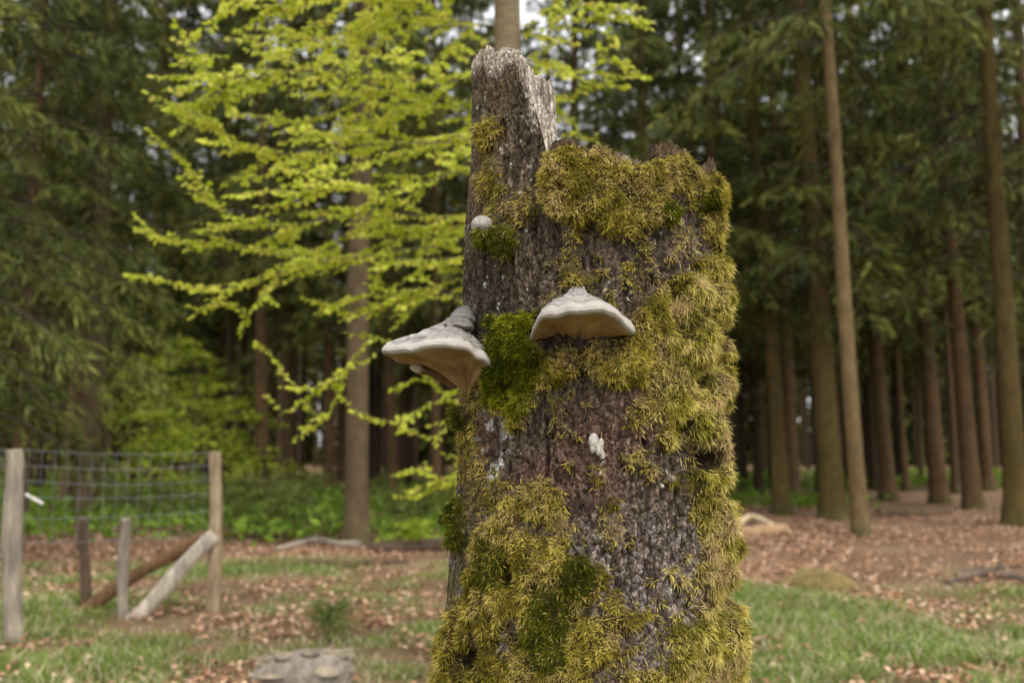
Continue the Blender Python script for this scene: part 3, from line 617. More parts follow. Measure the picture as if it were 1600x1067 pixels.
# trees that fill the depth of the wood
rg = np.random.default_rng(77); placed = []
while len(placed) < 54:
    Y = rg.uniform(30, 56); px = rg.uniform(-150, 1750); x = (px - CX) / F * Y
    if all((x - a) ** 2 + (Y - b) ** 2 > 2.6 ** 2 for a, b in placed):
        placed.append((x, Y))
        spruce(px, 0, rg.uniform(.2, .36) * F / Y, None, 0, None, 'slim dark spruce trunk deep in the shaded forest interior', 'spruces deep in the forest', lerp(DK, BR, rg.uniform(0, .8)), Y=Y, nd=16, dead=(2, 9))
# the far forest, one mass
mb = MB(); rg = np.random.default_rng(78)
for k in range(420):
    Y = 56 + 62 * rg.uniform() ** .8; x = rg.uniform(-.75, .75) * Y; z = np.array([-.3, .4, 3, 10, 24]); r = rg.uniform(.1, .19)
    tube(mb, np.stack([x + 0 * z + rg.normal(0, .008) * z, Y + 0 * z, z + gz(x, Y)], -1), r * np.array([1.4, 1.05, .95, .7, .1]), 6, lerp(DK, BR, rg.uniform(0, .7)), False)
def far_crowns(n, ylo, yhi, zlo, per, size):
    Y = rg.uniform(ylo, yhi, n); x = rg.uniform(-.8, .8, n) * Y; top = rg.uniform(17, 27, n)
    f = rg.uniform(0, 1, (n, per)) ** 1.2; zl = rg.uniform(zlo[0], zlo[1], n)[:, None]; z = zl + (top[:, None] - zl) * f; az = rg.uniform(0, 6.28, (n, per)); R = 2.9 * (1 - f) ** .8 * rg.uniform(.1, 1, (n, per)) + .1
    P = np.stack([x[:, None] + np.cos(az) * R, Y[:, None] + np.sin(az) * R, z - .3 * R], -1).reshape(-1, 3)
    D = unit(np.stack([np.cos(az), np.sin(az), rg.uniform(-1.4, .0, az.shape)], -1).reshape(-1, 3)); m = len(P); N4 = np.array(NEED); t = np.clip(rg.normal(.35, .22, m), 0, .999) * 3; a = t.astype(int)
    L = rg.uniform(.5, 1, m) * size; kites(mb, P, D, L, L * rg.uniform(.25, .45, m), unit(np.cross(D, rg.normal(0, 1, D.shape))), lerp(N4[a], N4[np.minimum(a + 1, 3)], (t - a)[:, None]))
far_crowns(110, 56, 105, (7, 11), 320, .95)
far_crowns(300, 106, 150, (-.5, .8), 330, 2.3)
tag(mb.build('far_forest', M_NEEDLE, None, False), 'dark mass of distant spruces closing the forest view', 'forest', None, 'stuff')

# ------------------------------------------------------------------ the young beech behind the stump
LEAFC = [srgb(142, 156, 34), srgb(170, 182, 48), srgb(194, 200, 66), srgb(206, 204, 88), srgb(186, 168, 80)]
def leaf_mesh():
    mb = MB(); t = np.linspace(0, 1, 6); w = np.sin(np.pi * t ** .85) * .38 + .002
    c = np.stack([t, 0 * t, .10 * np.sin(t * 3) - .12 * t ** 2], -1)
    V = np.concatenate([c + np.stack([0 * t, w, .12 * w + 0 * t], -1), c, c + np.stack([0 * t, -w, .12 * w], -1)])
    q = [[k, k + 1, 7 + k, 6 + k] for k in range(5)] + [[6 + k, 7 + k, 13 + k, 12 + k] for k in range(5)]
    mb.add(V, q, None, srgb(190, 196, 64)); return mb.mesh('beech_leaf', M_BEECH_LEAF)
beech_Y = 6.6
bg_ = np.array([(782 - CX) / F * beech_Y, beech_Y, 0.]); bg_[2] = gz(bg_[0], bg_[1])
beech = empty('beech_tree', bg_); tag(beech, 'young beech with bright yellow-green spring leaves behind the stump', 'tree')
mb = MB(); zz = np.linspace(-.2, 8, 22); topx = (W(792, 0, beech_Y)[0] - bg_[0]) / (W(792, 0, beech_Y)[2])
tube(mb, np.stack([topx * zz + .01 * np.sin(zz * 2), .008 * np.cos(zz * 1.7), zz], -1), np.interp(zz, [-.2, 0, .3, 4.5, 8], [.17, .15, .118, .09, .05]), 20, lerp(srgb(112, 98, 76), srgb(128, 114, 90), (.5 + .5 * np.sin(zz * 5))[:, None]), True, .04, 3)
mb.build('trunk', M_BEECH_BARK, beech)
def bez(pts, n):
    pts = np.asarray(pts, float); t = np.linspace(0, len(pts) - 1, n); k = np.clip(t.astype(int), 0, len(pts) - 2); u = (t - k)[:, None]
    p0 = pts[np.maximum(k - 1, 0)]; p1 = pts[k]; p2 = pts[k + 1]; p3 = pts[np.minimum(k + 2, len(pts) - 1)]
    return .5 * ((2 * p1) + (-p0 + p2) * u + (2 * p0 - 5 * p1 + 4 * p2 - p3) * u ** 2 + (-p0 + 3 * p1 - 3 * p2 + p3) * u ** 3)
rg = np.random.default_rng(31)
Lpos, Ldir, Lnor, Lsz, Lbr, BRANCHES = [], [], [], [], [], []
def twig_leaves(path, spacing, size, start=.1):
    seglen = np.linalg.norm(np.diff(path, axis=0), axis=1).sum(); n = max(3, int(seglen / spacing)); t = np.linspace(start, 1, n)
    s = np.linspace(0, 1, len(path)); P = np.stack([np.interp(t, s, path[:, k]) for k in range(3)], -1); T = unit(np.stack([np.interp(t, s, np.gradient(path, axis=0)[:, k]) for k in range(3)], -1))
    lat = unit(np.cross(T, np.array([0, 0, 1.]))); sg = np.where(np.arange(n) % 2, 1, -1)[:, None]
    d = unit(T * .7 + lat * sg * rg.uniform(.5, 1.1, (n, 1)) + np.stack([rg.normal(0, .25, n), rg.normal(0, .25, n), rg.normal(-.35, .3, n)], -1)); d[-1] = T[-1]
    nr = unit(np.array([0, -.25, 1.]) + rg.normal(0, .85, (n, 3))); Lpos.append(P); Ldir.append(d); Lnor.append(nr); Lsz.append(size * rg.uniform(.65, 1.2, n)); Lbr.append(np.full(n, len(BRANCHES)))
def branch(pts, r0, nside, side_len, twist=1.0, size=.050):
    nside = int(nside * 1.15); r0 = r0 * .5
    """pts: (px, py, depth)"""
    wp = np.array([W(px, py, Y) for px, py, Y in pts]) - bg_; path = bez(wp, 26); mbb = MB(); wv = np.linspace(0, 1, 26) * (1 - np.linspace(0, 1, 26)) * 4; path[:, 2] += .07 * wv * np.sin(np.linspace(0, 9, 26) + rg.uniform(0, 6)); path[:, 1] += .06 * wv * np.sin(np.linspace(0, 7, 26) + rg.uniform(0, 6))
    tube(mbb, path, np.linspace(r0, .0022, 26), 6, srgb(104, 92, 76), False, .05, 2)
    total = np.linalg.norm(np.diff(path, axis=0), axis=1).sum()
    T = unit(np.gradient(path, axis=0)); twig_leaves(path[2:], .02, size, .0)
    for k in range(nside):
        t = .06 + .92 * (k + rg.uniform(0, .9)) / nside; i = int(t * 25); sg = 1 if k % 2 else -1
        lat = unit(np.cross(T[i], np.array([0, 0, 1.]))) * sg; L = side_len * rg.uniform(.55, 1.15) * (1.15 - .6 * t)
        d = unit(T[i] * .75 + lat * rg.uniform(.5, 1.1) + np.array([0, 0, rg.normal(.05, .16)])); u = np.linspace(0, 1, 8)[:, None]
        tp = path[i] + d * L * u + np.array([0, 0, -.16]) * L * u ** 2 + T[i] * .15 * L * u ** 2
        tube(mbb, tp, np.linspace(max(.0035, r0 * .3), .0014, 8), 4, srgb(112, 96, 72), False); twig_leaves(tp, .021, size, .1)
        for m in range(int(L / .2)):
            v = rg.uniform(.25, .9); q = int(v * 7); l2 = unit(np.cross(d, np.array([0, 0, 1.]))) * rg.choice([-1, 1]); L2 = L * rg.uniform(.25, .45)
            d2 = unit(d * .8 + l2 * .8 + np.array([0, 0, rg.normal(0, .15)])); u2 = np.linspace(0, 1, 5)[:, None]; tp2 = tp[q] + d2 * L2 * u2 + np.array([0, 0, -.1]) * L2 * u2 ** 2
            tube(mbb, tp2, np.linspace(.002, .001, 5), 3, srgb(112, 96, 72), False); twig_leaves(tp2, .021, size, .1)
    BRANCHES.append(mbb.build('branch', M_BEECH_BARK, beech))
B = beech_Y
branch([(782, -30, B), (640, -20, B - .2), (480, -10, B - .5), (352, 8, B - .6)], .018, 16, .75)
branch([(782, 40, B), (650, 40, B + .3), (520, 60, B + .5), (400, 70, B + .6)], .018, 15, .75)
branch([(780, 110, B), (640, 120, B - .2), (470, 130, B - .4), (350, 118, B - .5), (306, 85, B - .5)], .02, 17, .75)
branch([(780, 150, B), (660, 160, B + .3), (540, 170, B + .6), (430, 190, B + .7)], .016, 13, .7)
branch([(780, 210, B), (640, 235, B - .1), (480, 225, B - .4), (370, 218, B - .4), (310, 188, B - .4)], .02, 17, .7)
branch([(778, 265, B), (660, 280, B - .4), (540, 300, B - .7), (440, 305, B - .8)], .014, 12, .6)
branch([(776, 330, B), (640, 345, B - .1), (480, 352, B - .3), (350, 318, B - .4), (287, 250, B - .4)], .02, 15, .55)
branch([(776, 350, B), (680, 370, B + .3), (560, 385, B + .5), (440, 392, B + .6)], .016, 13, .6)
branch([(772, 390, B), (620, 410, B - .2), (450, 430, B - .3), (320, 440, B - .4), (200, 430, B - .4)], .018, 13, .45)
branch([(680, 385, B - .15), (520, 395, B - .2), (380, 400, B - .3), (280, 375, B - .3), (212, 338, B - .3)], .012, 11, .4)
branch([(772, 440, B), (680, 450, B), (600, 460, B - .2), (500, 490, B - .3)], .014, 9, .45)
branch([(450, 425, B - .3), (400, 470, B - .35), (370, 485, B - .35), (300, 480, B - .35)], .006, 4, .28)
branch([(772, 470, B), (700, 460, B - .2), (640, 470, B - .3), (560, 475, B - .3), (490, 470, B - .3)], .012, 8, .4)
branch([(772, 600, B), (690, 570, B - .1), (600, 535, B - .3), (545, 590, B - .3), (510, 640, B - .3), (475, 668, B - .3)], .011, 4, .26)
branch([(600, 540, B - .3), (540, 590, B - .3), (480, 590, B - .35), (430, 570, B - .4), (404, 538, B - .4)], .006, 4, .18)
branch([(510, 640, B - .3), (470, 640, B - .3), (420, 622, B - .3)], .004, 2, .15)
branch([(772, 640, B), (700, 635, B - .1), (630, 645, B - .2), (540, 625, B - .3), (528, 605, B - .3)], .007, 6, .22)
branch([(770, 600, B), (720, 600, B - .1), (680, 598, B - .1), (615, 608, B - .1)], .006, 4, .2)
branch([(770, 672, B), (720, 668, B), (670, 668, B - .1), (625, 674, B - .1)], .006, 4, .16)
branch([(770, 740, B), (730, 735, B), (690, 738, B - .1), (632, 740, B - .1)], .007, 9, .26)
branch([(770, 780, B), (720, 755, B), (680, 765, B - .1), (640, 772, B - .1)], .006, 6, .2)
branch([(792, 60, B), (860, 30, B - .1), (920, 20, B - .2), (985, 20, B - .2)], .014, 10, .5)
branch([(792, 110, B), (850, 100, B), (920, 98, B - .2), (975, 100, B - .3)], .012, 9, .4)
branch([(792, 190, B), (850, 150, B), (910, 140, B - .1), (975, 135, B - .2)], .01, 6, .3)
branch([(792, 260, B), (850, 235, B), (890, 222, B - .1), (930, 212, B - .1)], .008, 4, .2)
branch([(788, -90, B), (660, -70, B + .2), (520, -60, B + .2), (420, -50, B)], .018, 14, .8)
P = np.concatenate(Lpos); D = np.concatenate(Ldir); Nl = np.concatenate(Lnor); S = np.concatenate(Lsz); BI = np.concatenate(Lbr)
Nl = unit(Nl - D * np.sum(Nl * D, 1, keepdims=True)); Sd = np.cross(Nl, D)
tone = np.clip(rg.beta(2.2, 2.2, len(P)), 0, .999) * 4; a = tone.astype(int); LC = np.array(LEAFC); lc = lerp(LC[a], LC[a + 1], (tone - a)[:, None])
lm = leaf_mesh(); base_v = np.array([v.co[:] for v in lm.vertices])
qx, qy = project(P + bg_); score = np.where((qx > 180) & (qx < 715) & (qy > 300) & (qy < 800), 1, 0) + rg.uniform(0, 1, len(P)) * .5 + smooth(480, 250, qx) * .8 + smooth(480, 560, qy) * .8
order = np.argsort(-score); single = order[:300]; rest = order[300:]
from mathutils import Matrix
for k in single:
    o = link('leaf', lm, BRANCHES[BI[k]]); M = Matrix(((*(D[k] * 1)[:1], Sd[k][0], Nl[k][0], P[k][0]), (D[k][1], Sd[k][1], Nl[k][1], P[k][1]), (D[k][2], Sd[k][2], Nl[k][2], P[k][2]), (0, 0, 0, 1)))
    o.matrix_local = M @ Matrix.Scale(float(S[k]), 4)
def leaf_cloud(mb, P, D, Sd, Nl, S, C):
    bv = base_v[[0, 2, 4, 5, 8, 10, 14, 16]]       # simplified outline: base, two sides, tip
    tmpl = np.array([[0, 0, 0], [.25, .34, .03], [.7, .32, .0], [1, 0, -.1], [.7, -.32, .0], [.25, -.34, .03], [.5, 0, -.02]])
    V = P[:, None] + (D[:, None] * tmpl[None, :, :1] + Sd[:, None] * tmpl[None, :, 1:2] + Nl[:, None] * tmpl[None, :, 2:]) * S[:, None, None]
    b = np.arange(len(P))[:, None] * 7
    tr = np.concatenate([b + np.array(x) for x in ([0, 6, 1], [1, 6, 2], [2, 6, 3], [3, 6, 4], [4, 6, 5], [5, 6, 0])]); mb.add(V.reshape(-1, 3), None, tr, np.repeat(C, 7, 0))
mb = MB(); leaf_cloud(mb, P[rest], D[rest], Sd[rest], Nl[rest], S[rest], lc[rest]); tag(mb.build('foliage', M_BEECH_LEAF, beech, False), kind='stuff')

# ------------------------------------------------------------------ undergrowth
def sapling(px, Y, h, spread, n, size, cols, label, cat='shrub', group=None, name='beech_sapling', layers=7, z0=.25, mat=None):
    x = (px - CX) / F * Y; root = empty(name, (x, Y, gz(x, Y))); rgs = np.random.default_rng(int(px * 7 + Y * 13) % 99991); mb = MB(); mw = MB()
    tube(mw, np.stack([.03 * h * np.sin(np.linspace(0, 3, 6)), 0 * np.linspace(0, 1, 6), np.linspace(-.05, h, 6)], -1), np.linspace(.012 * h, .004, 6), 6, srgb(96, 84, 66), False)
    Pp, Dd = [], []
    for k in range(layers * 4):
        z = h * (z0 + (1 - z0) * rgs.uniform()); az = rgs.uniform(0, 6.28); L = spread * rgs.uniform(.5, 1) * (1.1 - .6 * z / h); d = np.array([math.cos(az), math.sin(az), rgs.uniform(-.1, .35)])
        u = np.linspace(0, 1, 5)[:, None]; tube(mw, np.array([0, 0, z]) + d * L * u - np.array([0, 0, .2]) * L * u ** 2, np.linspace(.006, .002, 5) * max(1, h * .5), 3, srgb(96, 84, 66), False)
        m = n // (layers * 4); s = rgs.uniform(.15, 1, m); q = np.array([0, 0, z]) + d * (L * s)[:, None] - np.array([0, 0, .2]) * (L * s ** 2)[:, None]
        q += np.stack([rgs.normal(0, .16, m), rgs.normal(0, .16, m), rgs.normal(0, .05, m)], -1) * L; Pp.append(q); Dd.append(unit(d + rgs.normal(0, .6, (m, 3))))
    P = np.concatenate(Pp); D = np.concatenate(Dd); N = unit(np.array([0, 0, 1.]) + rgs.normal(0, .4, P.shape)); N = unit(N - D * np.sum(N * D, 1, keepdims=True))
    c = np.array(cols); t = rgs.uniform(0, .999, len(P)) * (len(c) - 1); a = t.astype(int); leaf_cloud(mb, P, D, np.cross(N, D), N, rgs.uniform(.7, 1.3, len(P)) * size, lerp(c[a], c[a + 1], (t - a)[:, None]))
    mw.build('stem', M_BEECH_BARK, root); tag(mb.build('foliage', mat or M_BEECH_LEAF, root, False), kind='stuff'); tag(root, label, cat, group); return root
YG = [srgb(128, 148, 40), srgb(164, 178, 56), srgb(186, 194, 76)]
for (px, Y, h, s_) in [(228, 28, 4.2, 2.2), (298, 26, 4.6, 2.2), (345, 32, 4.4, 2.4), (262, 23.5, 2.4, 1.6), (388, 29, 3.0, 1.8)]:
    sapling(px, Y, h, s_, 1500, .12, YG, 'leafy yellow-green beech sapling growing between spruce trunks behind the fence', 'sapling', 'beech saplings between the trunks behind the fence')
sapling(642, 15.2, .42, .65, 420, .075, [srgb(120, 142, 36), srgb(166, 178, 58)], 'low bright green beech seedling beside the thick flared spruce trunk', 'sapling', None, 'beech_sapling', 3, .5)
BUSH = [srgb(66, 76, 34), srgb(94, 106, 46), srgb(130, 138, 62)]
for (px, Y, h, s_) in [(370, 17.5, .9, 1.1), (425, 18, .95, 1.2), (490, 17.5, .9, 1.1), (620, 19, .8, 1.0), (665, 18, .7, .9), (250, 20, .9, 1.1), (330, 22, 1.0, 1.2), (460, 22, 1.0, 1.3), (700, 21, .8, 1.1), (590, 24, .9, 1.2), (195, 22, .8, 1.), (410, 25, 1., 1.3)]:
    sapling(px, Y, h, s_, 1700, .048, BUSH, 'low dark green bush on the forest floor around the flared spruce', 'bush', 'bushes on the forest floor', 'undergrowth_bush', 6, .1, M_NEEDLE)
# young spruce on the grass
g = G(515, 998); rt = empty('spruce_seedling', g); mb = MB(); tube(mb, np.stack([0 * np.linspace(0, 1, 5), 0 * np.linspace(0, 1, 5), np.linspace(-.03, .34, 5)], -1), np.linspace(.012, .004, 5), 6, srgb(84, 70, 52), False); mb.build('stem', M_BEECH_BARK, rt)
rg = np.random.default_rng(5); mb = MB()
for k in range(60):
    z = rg.uniform(.02, .24); az = rg.uniform(0, 6.28); L = .30 * (1.15 - z / .4) * rg.uniform(.7, 1.1); d = unit(np.array([math.cos(az), math.sin(az), rg.uniform(.1, .8)])); s = rg.uniform(.1, 1, 60)
    P = np.array([0, 0, z]) + d * (L * s)[:, None]; D = unit(d * .8 + rg.normal(0, .6, (60, 3))); blades(mb, P, D, rg.uniform(.03, .06, 60), .007, D * 0, unit(np.cross(D, rg.normal(0, 1, (60, 3)))), np.array([srgb(110, 124, 62)] * 60) * rg.uniform(.6, 1.4, (60, 1)), None, 1)
tag(mb.build('foliage', M_NEEDLE, rt, False), kind='stuff'); tag(rt, 'tiny bushy young spruce growing in the grass', 'sapling')

# grass, fallen leaves and far ground cover
rg = np.random.default_rng(11)
def scatter(n, ylo, yhi, pw=1.0, half=.62):
    Y = ylo + (yhi - ylo) * rg.uniform(0, 1, n) ** pw; X = rg.uniform(-1, 1, n) * (half * Y + 1.0); return X, Y
X, Y = scatter(290000, 1.2, 15.5); g_ = grassiness(X, Y); keep = rg.uniform(0, 1, len(X)) < np.clip((g_ - .2) * 1.7, np.where(Y < 13.2, .2, .01) * smooth(-.5, .1, vnoise(np.stack([X, Y, 0 * X], -1) * 1.3, 33)), 1); X, Y, g_ = X[keep], Y[keep], g_[keep]; n = len(X)
Pn = np.stack([X, Y, ground_z(X, Y) - .005], -1); az = rg.uniform(0, 6.28, n); D = unit(np.stack([np.cos(az) * .45, np.sin(az) * .45, np.ones(n)], -1)); bend = np.stack([np.cos(az) * .45, np.sin(az) * .45, -.25 * np.ones(n)], -1)
dry = rg.uniform(0, 1, n) < np.clip(.70 - .70 * g_ + .25 * fbm(Pn * np.array([.8, .8, 0]), 2, 23), .22, .9)
gc = np.where(dry[:, None], lerp(srgb(192, 174, 132), srgb(230, 218, 186), rg.uniform(0, 1, (n, 1))), lerp(srgb(84, 110, 38), srgb(138, 162, 68), rg.uniform(0, 1, (n, 1))))
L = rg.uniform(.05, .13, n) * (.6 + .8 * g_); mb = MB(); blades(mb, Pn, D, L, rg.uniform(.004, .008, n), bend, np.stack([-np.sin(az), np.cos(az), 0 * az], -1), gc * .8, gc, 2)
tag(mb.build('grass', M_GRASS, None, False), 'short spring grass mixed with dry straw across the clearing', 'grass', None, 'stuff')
X, Y = scatter(80000, 4.5, 26, 1.3); g_ = grassiness(X, Y); keep = rg.uniform(0, 1, len(X)) < np.clip(1.0 - g_ * 1.3, .12, 1) * smooth(-.5, .1, fbm(np.stack([X, Y, 0 * X], -1) * .9, 2, 25)); X, Y = X[keep], Y[keep]; n = len(X)
az = rg.uniform(0, 6.28, n); D = unit(np.stack([np.cos(az), np.sin(az), rg.normal(.1, .35, n)], -1)); sd2 = unit(np.stack([-np.sin(az), np.cos(az), rg.normal(0, .35, n)], -1)); t = rg.uniform(0, 1, (n, 1))
lcol = np.where(t < .55, lerp(srgb(116, 82, 60), srgb(164, 124, 94), t / .55), lerp(srgb(164, 124, 94), srgb(214, 184, 156), (t - .55) / .45))
mb = MB(); kites(mb, np.stack([X, Y, ground_z(X, Y) + rg.uniform(.004, .035, n)], -1), D, rg.uniform(.05, .09, n), rg.uniform(.035, .055, n), sd2, lcol, .18, np.array([0, 0, 1.]))
tag(mb.build('leaf_litter', M_LITTER, None, False), 'brown fallen beech leaves scattered over the ground', 'leaf litter', None, 'stuff')
Yc = np.concatenate([rg.uniform(24, 60, 26000), rg.uniform(16, 30, 9000)]); Xc = rg.uniform(-.62, .62, len(Yc)) * Yc; pn = np.stack([Xc, Yc, 0 * Xc], -1)
keep = (fbm(pn * .16, 2, 27) > np.where(Xc < 0, -.25, .0 - .25 * smooth(40, 52, Yc))) & ((Xc < 0) | (Yc > 26)); Xc, Yc = Xc[keep], Yc[keep]; n = len(Xc)
az = rg.uniform(0, 6.28, n); D = unit(np.stack([np.cos(az), np.sin(az), rg.uniform(.1, 1, n)], -1)); cc = lerp(srgb(84, 112, 34), srgb(124, 150, 50), rg.uniform(0, 1, (n, 1)))
mb = MB(); kites(mb, np.stack([Xc, Yc, ground_z(Xc, Yc) + rg.uniform(.0, .35, n)], -1), D, rg.uniform(.12, .3, n), rg.uniform(.08, .16, n), unit(np.cross(D, rg.normal(0, 1, D.shape))), cc)
tag(mb.build('ground_cover', M_GRASS, None, False), 'bright green bilberry growth covering the far forest floor', 'ground cover', None, 'stuff')

# ------------------------------------------------------------------ wire fence
A = G(22, 1000); Bp = G(338, 958); fence = empty('wire_fence', A); tag(fence, 'old wire mesh fence on weathered wooden posts with leaning braces', 'fence')
WG = srgb(150, 138, 122); WB = srgb(150, 130, 104); WD = srgb(88, 72, 58)
def post(base, top, r0, col, name='post', sides=10, squash=(1, 1), seed=1, lump=.14, n=14):
    t = np.linspace(0, 1, n)[:, None]; pts = base + (top - base) * t; pts = pts + .012 * np.stack([np.sin(t[:, 0] * 5 + seed), np.cos(t[:, 0] * 4 + seed), 0 * t[:, 0]], -1) * (t < .98)
    mb = MB(); cc = col[None] * (.8 + .35 * np.random.default_rng(seed).uniform(0, 1, n))[:, None]; tube(mb, pts - A, r0 * (1 + .07 * np.sin(t[:, 0] * 9 + seed)), sides, cc, True, lump, seed, srgb(176, 160, 134), squash)
    return mb.build(name, M_WOOD, fence, True)
def top_at(px, py, Y): return W(px, py, Y)
sink = np.array([0, 0, .15])
post(A - sink, top_at(22, 703, A[1]), .088, WG, seed=2, squash=(1, .8))
post(Bp - sink, top_at(334, 706, Bp[1]), .060, WB, seed=4)
C1 = G(133, 946); post(C1 - sink, top_at(131, 808, C1[1]), .052, WD, 'post', seed=6)
S1 = G(192, 966); post(S1 - sink, top_at(196, 811, S1[1]), .052, WG * .85, 'stake', seed=8)
def plank(p0, p1, w, th_, col, seed, ends=None):
    t = np.linspace(0, 1, 16)[:, None]; pts = p0 + (p1 - p0) * t; pts[:, 2] += .02 * np.sin(t[:, 0] * 7 + seed); mb = MB()
    tube(mb, pts - A, w / 2 * (1 + .08 * np.sin(t[:, 0] * 11 + seed)), 10, col[None] * (.8 + .35 * np.random.default_rng(seed).uniform(0, 1, 16))[:, None], True, .15, seed, None, (th_ / w, 1)); return mb.build('brace', M_WOOD, fence)
q0 = G(203, 968) - np.array([0, 0, .03]); plank(q0, W(336, 834, Bp[1] - .05), .15, .07, srgb(176, 164, 148), 3)
q1 = G(122, 954) - np.array([0, 0, .02]); plank(q1, W(322, 832, Bp[1] + .12), .13, .06, srgb(112, 84, 60), 5)
# wires
rows = [703, 727, 751, 776, 811, 850]
for k, py in enumerate(rows):
    za = W(22, py, A[1])[2]; pa = np.array([A[0], A[1] + .02, za]); pb = np.array([Bp[0], Bp[1] + .0, za - .015 + .01 * math.sin(k * 2.)]); mb = MB()
    pl = pa + (pa - pb) * .9; pl[2] = za + .02
    t = np.linspace(0, 1, 13)[:, None]; m1 = pa + (pb - pa) * t - np.array([0, 0, .03]) * np.sin(t * math.pi) * (1 + .5 * math.sin(k)); tube(mb, np.concatenate([[pl], m1]) - A, .0024, 5, srgb(120, 122, 126), False); mb.build('wire', M_WIRE, fence)
for k in range(-6, 17):
    t = (k + .3) / 17; p = A + (Bp - A) * t; mb = MB(); z0, z1 = W(22, rows[-1], A[1])[2], W(22, rows[0], A[1])[2]
    sg = .03 * math.sin(math.pi * max(t, 0)); tube(mb, np.array([[p[0] + .01 * math.sin(k), p[1] + .012, z0 - sg], [p[0], p[1] + .018, (z0 + z1) / 2 - sg], [p[0], p[1] + .012, z1 - sg - .005]]) - A, .0017, 4, srgb(112, 114, 118), False); mb.build('stay_wire', M_WIRE, fence)
mb = MB(); tube(mb, np.array([W(40, 772, A[1] - .05), W(52, 779, A[1] - .06), W(67, 787, A[1] - .06)]) - A, np.array([.012, .015, .012]), 6, srgb(206, 200, 190), True, .1, 3); mb.build('splinter', M_WOOD, fence)
p3 = A + (A - Bp) * .9; post(p3 - sink, p3 + np.array([0, 0, 1.5]), .07, WG, seed=12)

# ------------------------------------------------------------------ dead wood on the ground
def log(name, pts, r, col, label, cat='log', seed=1, capcol=None, lump=.16, lift=.6, sides=12, mat=None):
    g = np.array([G(px, py) for px, py in pts]); r = np.broadcast_to(np.asarray(r, float), len(pts)); g[:, 2] += r * lift; path = bez(g, 22); rr = np.interp(np.linspace(0, 1, 22), np.linspace(0, 1, len(pts)), r)
    base = path[0].copy(); root = base; mb = MB(); rgl = np.random.default_rng(seed); tube(mb, path - base, rr, sides, col[None] * (.75 + .45 * rgl.uniform(0, 1, 22))[:, None], True, lump, seed, capcol)
    o = mb.build(name, mat or M_LOG); o.location = tuple(base); tag(o, label, cat); return o
log('fallen_log', [(1140, 842), (1190, 838), (1226, 834)], [.13, .13, .12], srgb(158, 128, 98), 'short fallen log with pale cut end beside the stump', seed=3, capcol=srgb(196, 168, 130))
log('bent_branch', [(1158, 826), (1172, 819), (1190, 824), (1206, 832)], [.06, .07, .065, .06], srgb(210, 186, 150), 'pale curved piece of branch lying against the short log', 'branch', 4, lift=2.2)
log('fallen_log', [(1372, 808), (1430, 806), (1482, 803)], [.10, .11, .09], srgb(92, 74, 56), 'dark fallen log lying between the spruce trunks', seed=5)
log('fallen_branch', [(1480, 912), (1530, 900), (1570, 904), (1620, 914)], [.03, .045, .05, .05], srgb(104, 90, 78), 'grey fallen branch across the edge of grass and leaf litter', 'branch', 6)
log('fallen_branch', [(1495, 897), (1540, 892), (1590, 888), (1630, 890)], [.02, .03, .03, .03], srgb(80, 68, 58), 'thin dark fallen branch on brown leaf litter', 'branch', 7)
log('fallen_branch', [(430, 862), (462, 857), (495, 850), (530, 856), (560, 858)], [.03, .05, .05, .05, .06], srgb(156, 144, 128), 'pale wavy fallen branch beside the thick flared spruce trunk', 'branch', 8, lift=1.3)
log('fallen_log', [(572, 862), (640, 862), (705, 858), (760, 856)], [.08, .10, .10, .09], srgb(80, 66, 54), 'long dark rotting log under the bright beech seedling', seed=9)
log('fallen_branch', [(350, 884), (430, 882), (540, 886), (640, 880)], [.03, .05, .05, .03], srgb(92, 74, 58), 'thin brown branch lying at the edge of the grass strip', 'branch', 10)
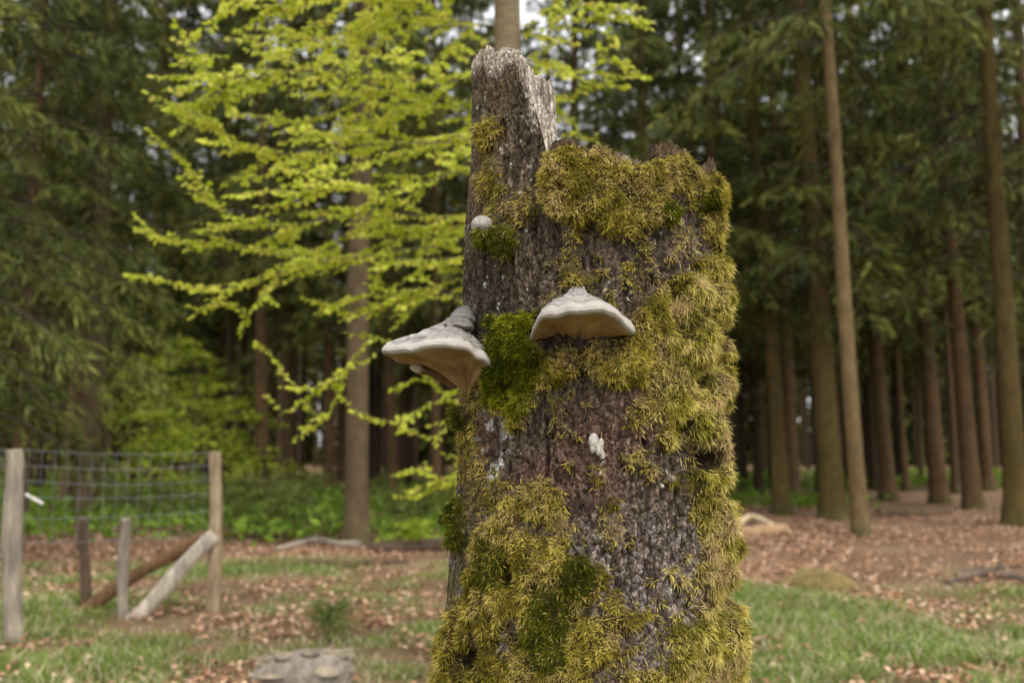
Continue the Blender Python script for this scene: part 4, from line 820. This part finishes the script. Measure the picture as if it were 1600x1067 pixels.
# weathered log in the grass at the bottom
g0 = G(392, 1074); g1 = G(545, 1066); mid = (g0 + g1) / 2; old = empty('weathered_log', mid); tag(old, 'weathered grey log with flaking slabs lying in dry grass', 'log')
mb = MB(); t = np.linspace(0, 1, 24); ln = np.linalg.norm(g1 - g0); prof = np.interp(t, [0, .06, .2, .5, .8, .95, 1], [.3, .52, .8, 1.1, 1.12, .95, .5]) * .155
ax = np.stack([(t - .5) * ln, .03 * np.sin(t * 3), .02 + .03 * np.sin(t * math.pi)], -1); lc2 = np.tile(srgb(134, 124, 112), (24, 1)); tube(mb, ax, prof, 26, lc2, True, .12, 5); mb.build('log_body', M_LOG, old)
rgl = np.random.default_rng(9)
for k in range(11):
    a0 = rgl.uniform(-1.4, .3); tx = rgl.uniform(.12, .88); rr = np.interp(tx, t, prof) * 1.0; L = rgl.uniform(.08, .2); w = rgl.uniform(.03, .07); c = np.array([(tx - .5) * ln, rr * math.sin(a0) * .9, .045 + rr * math.cos(a0)])
    nrm = unit(np.array([0, math.sin(a0), math.cos(a0)])); tg = unit(np.array([1, rgl.normal(0, .2), rgl.normal(0, .1)])); bt = np.cross(nrm, tg); u = np.linspace(-1, 1, 7); Vv = []
    for s in (0.013, -.03): Vv += [c + tg * L * x / 2 + bt * w * y / 2 * (1 - .5 * x * x) + nrm * (s + .01 * x * x) for x in u for y in (-1, 1)]
    n7 = 14; q = [[2 * m, 2 * m + 1, 2 * m + 3, 2 * m + 2] for m in range(6)]; q += [[n7 + 2 * m, n7 + 2 * m + 2, n7 + 2 * m + 3, n7 + 2 * m + 1] for m in range(6)]; q += [[2 * m, 2 * m + 2, n7 + 2 * m + 2, n7 + 2 * m] for m in range(6)] + [[2 * m + 1, n7 + 2 * m + 1, n7 + 2 * m + 3, 2 * m + 3] for m in range(6)] + [[0, n7, n7 + 1, 1], [12, 13, n7 + 13, n7 + 12]]
    mb = MB(); mb.add(np.array(Vv), q, None, lerp(srgb(122, 112, 98), srgb(162, 150, 126), rgl.uniform())); mb.build('bark_slab', M_LOG, old, False)
# mossy hummock on the right
g = G(1282, 918); rt = empty('grass_hummock', g); u = np.linspace(0, 1, 14); v = np.linspace(0, 2 * math.pi, 36, endpoint=False)
Q = np.stack([u[:, None] * .36 * np.cos(v)[None], u[:, None] * .36 * np.sin(v)[None], np.broadcast_to((.20 * np.sqrt(np.clip(1 - u ** 2, 0, 1)))[:, None] - .03, (14, 36))], -1).reshape(-1, 3); Q[:, 2] += .04 * fbm(Q * 6, 2, 5); mb = MB()
i = np.arange(13)[:, None] * 36; j = np.arange(36)[None]; mb.add(Q, np.stack([i + j, i + 36 + j, i + 36 + (j + 1) % 36, i + (j + 1) % 36], -1).reshape(-1, 4), None, srgb(120, 104, 66)); mb.build('mound', M_SOIL, rt)
rg = np.random.default_rng(15); k = rg.integers(0, len(Q), 4200); P = Q[k] + rg.normal(0, .012, (4200, 3)); D = unit(P * np.array([1.6, 1.6, 1]) + rg.normal(0, .09, P.shape) + np.array([0, 0, .05])); mb = MB()
blades(mb, P, D, rg.uniform(.04, .10, 4200), .005, np.tile([0, 0, -.6], (4200, 1)), unit(np.cross(D, rg.normal(0, 1, D.shape))), lerp(srgb(150, 132, 84), srgb(196, 178, 128), rg.uniform(0, 1, (4200, 1))), None, 2); tag(mb.build('dry_grass', M_GRASS, rt, False), kind='stuff')
tag(rt, 'rounded hummock of dry straw-coloured grass in the clearing', 'hummock')
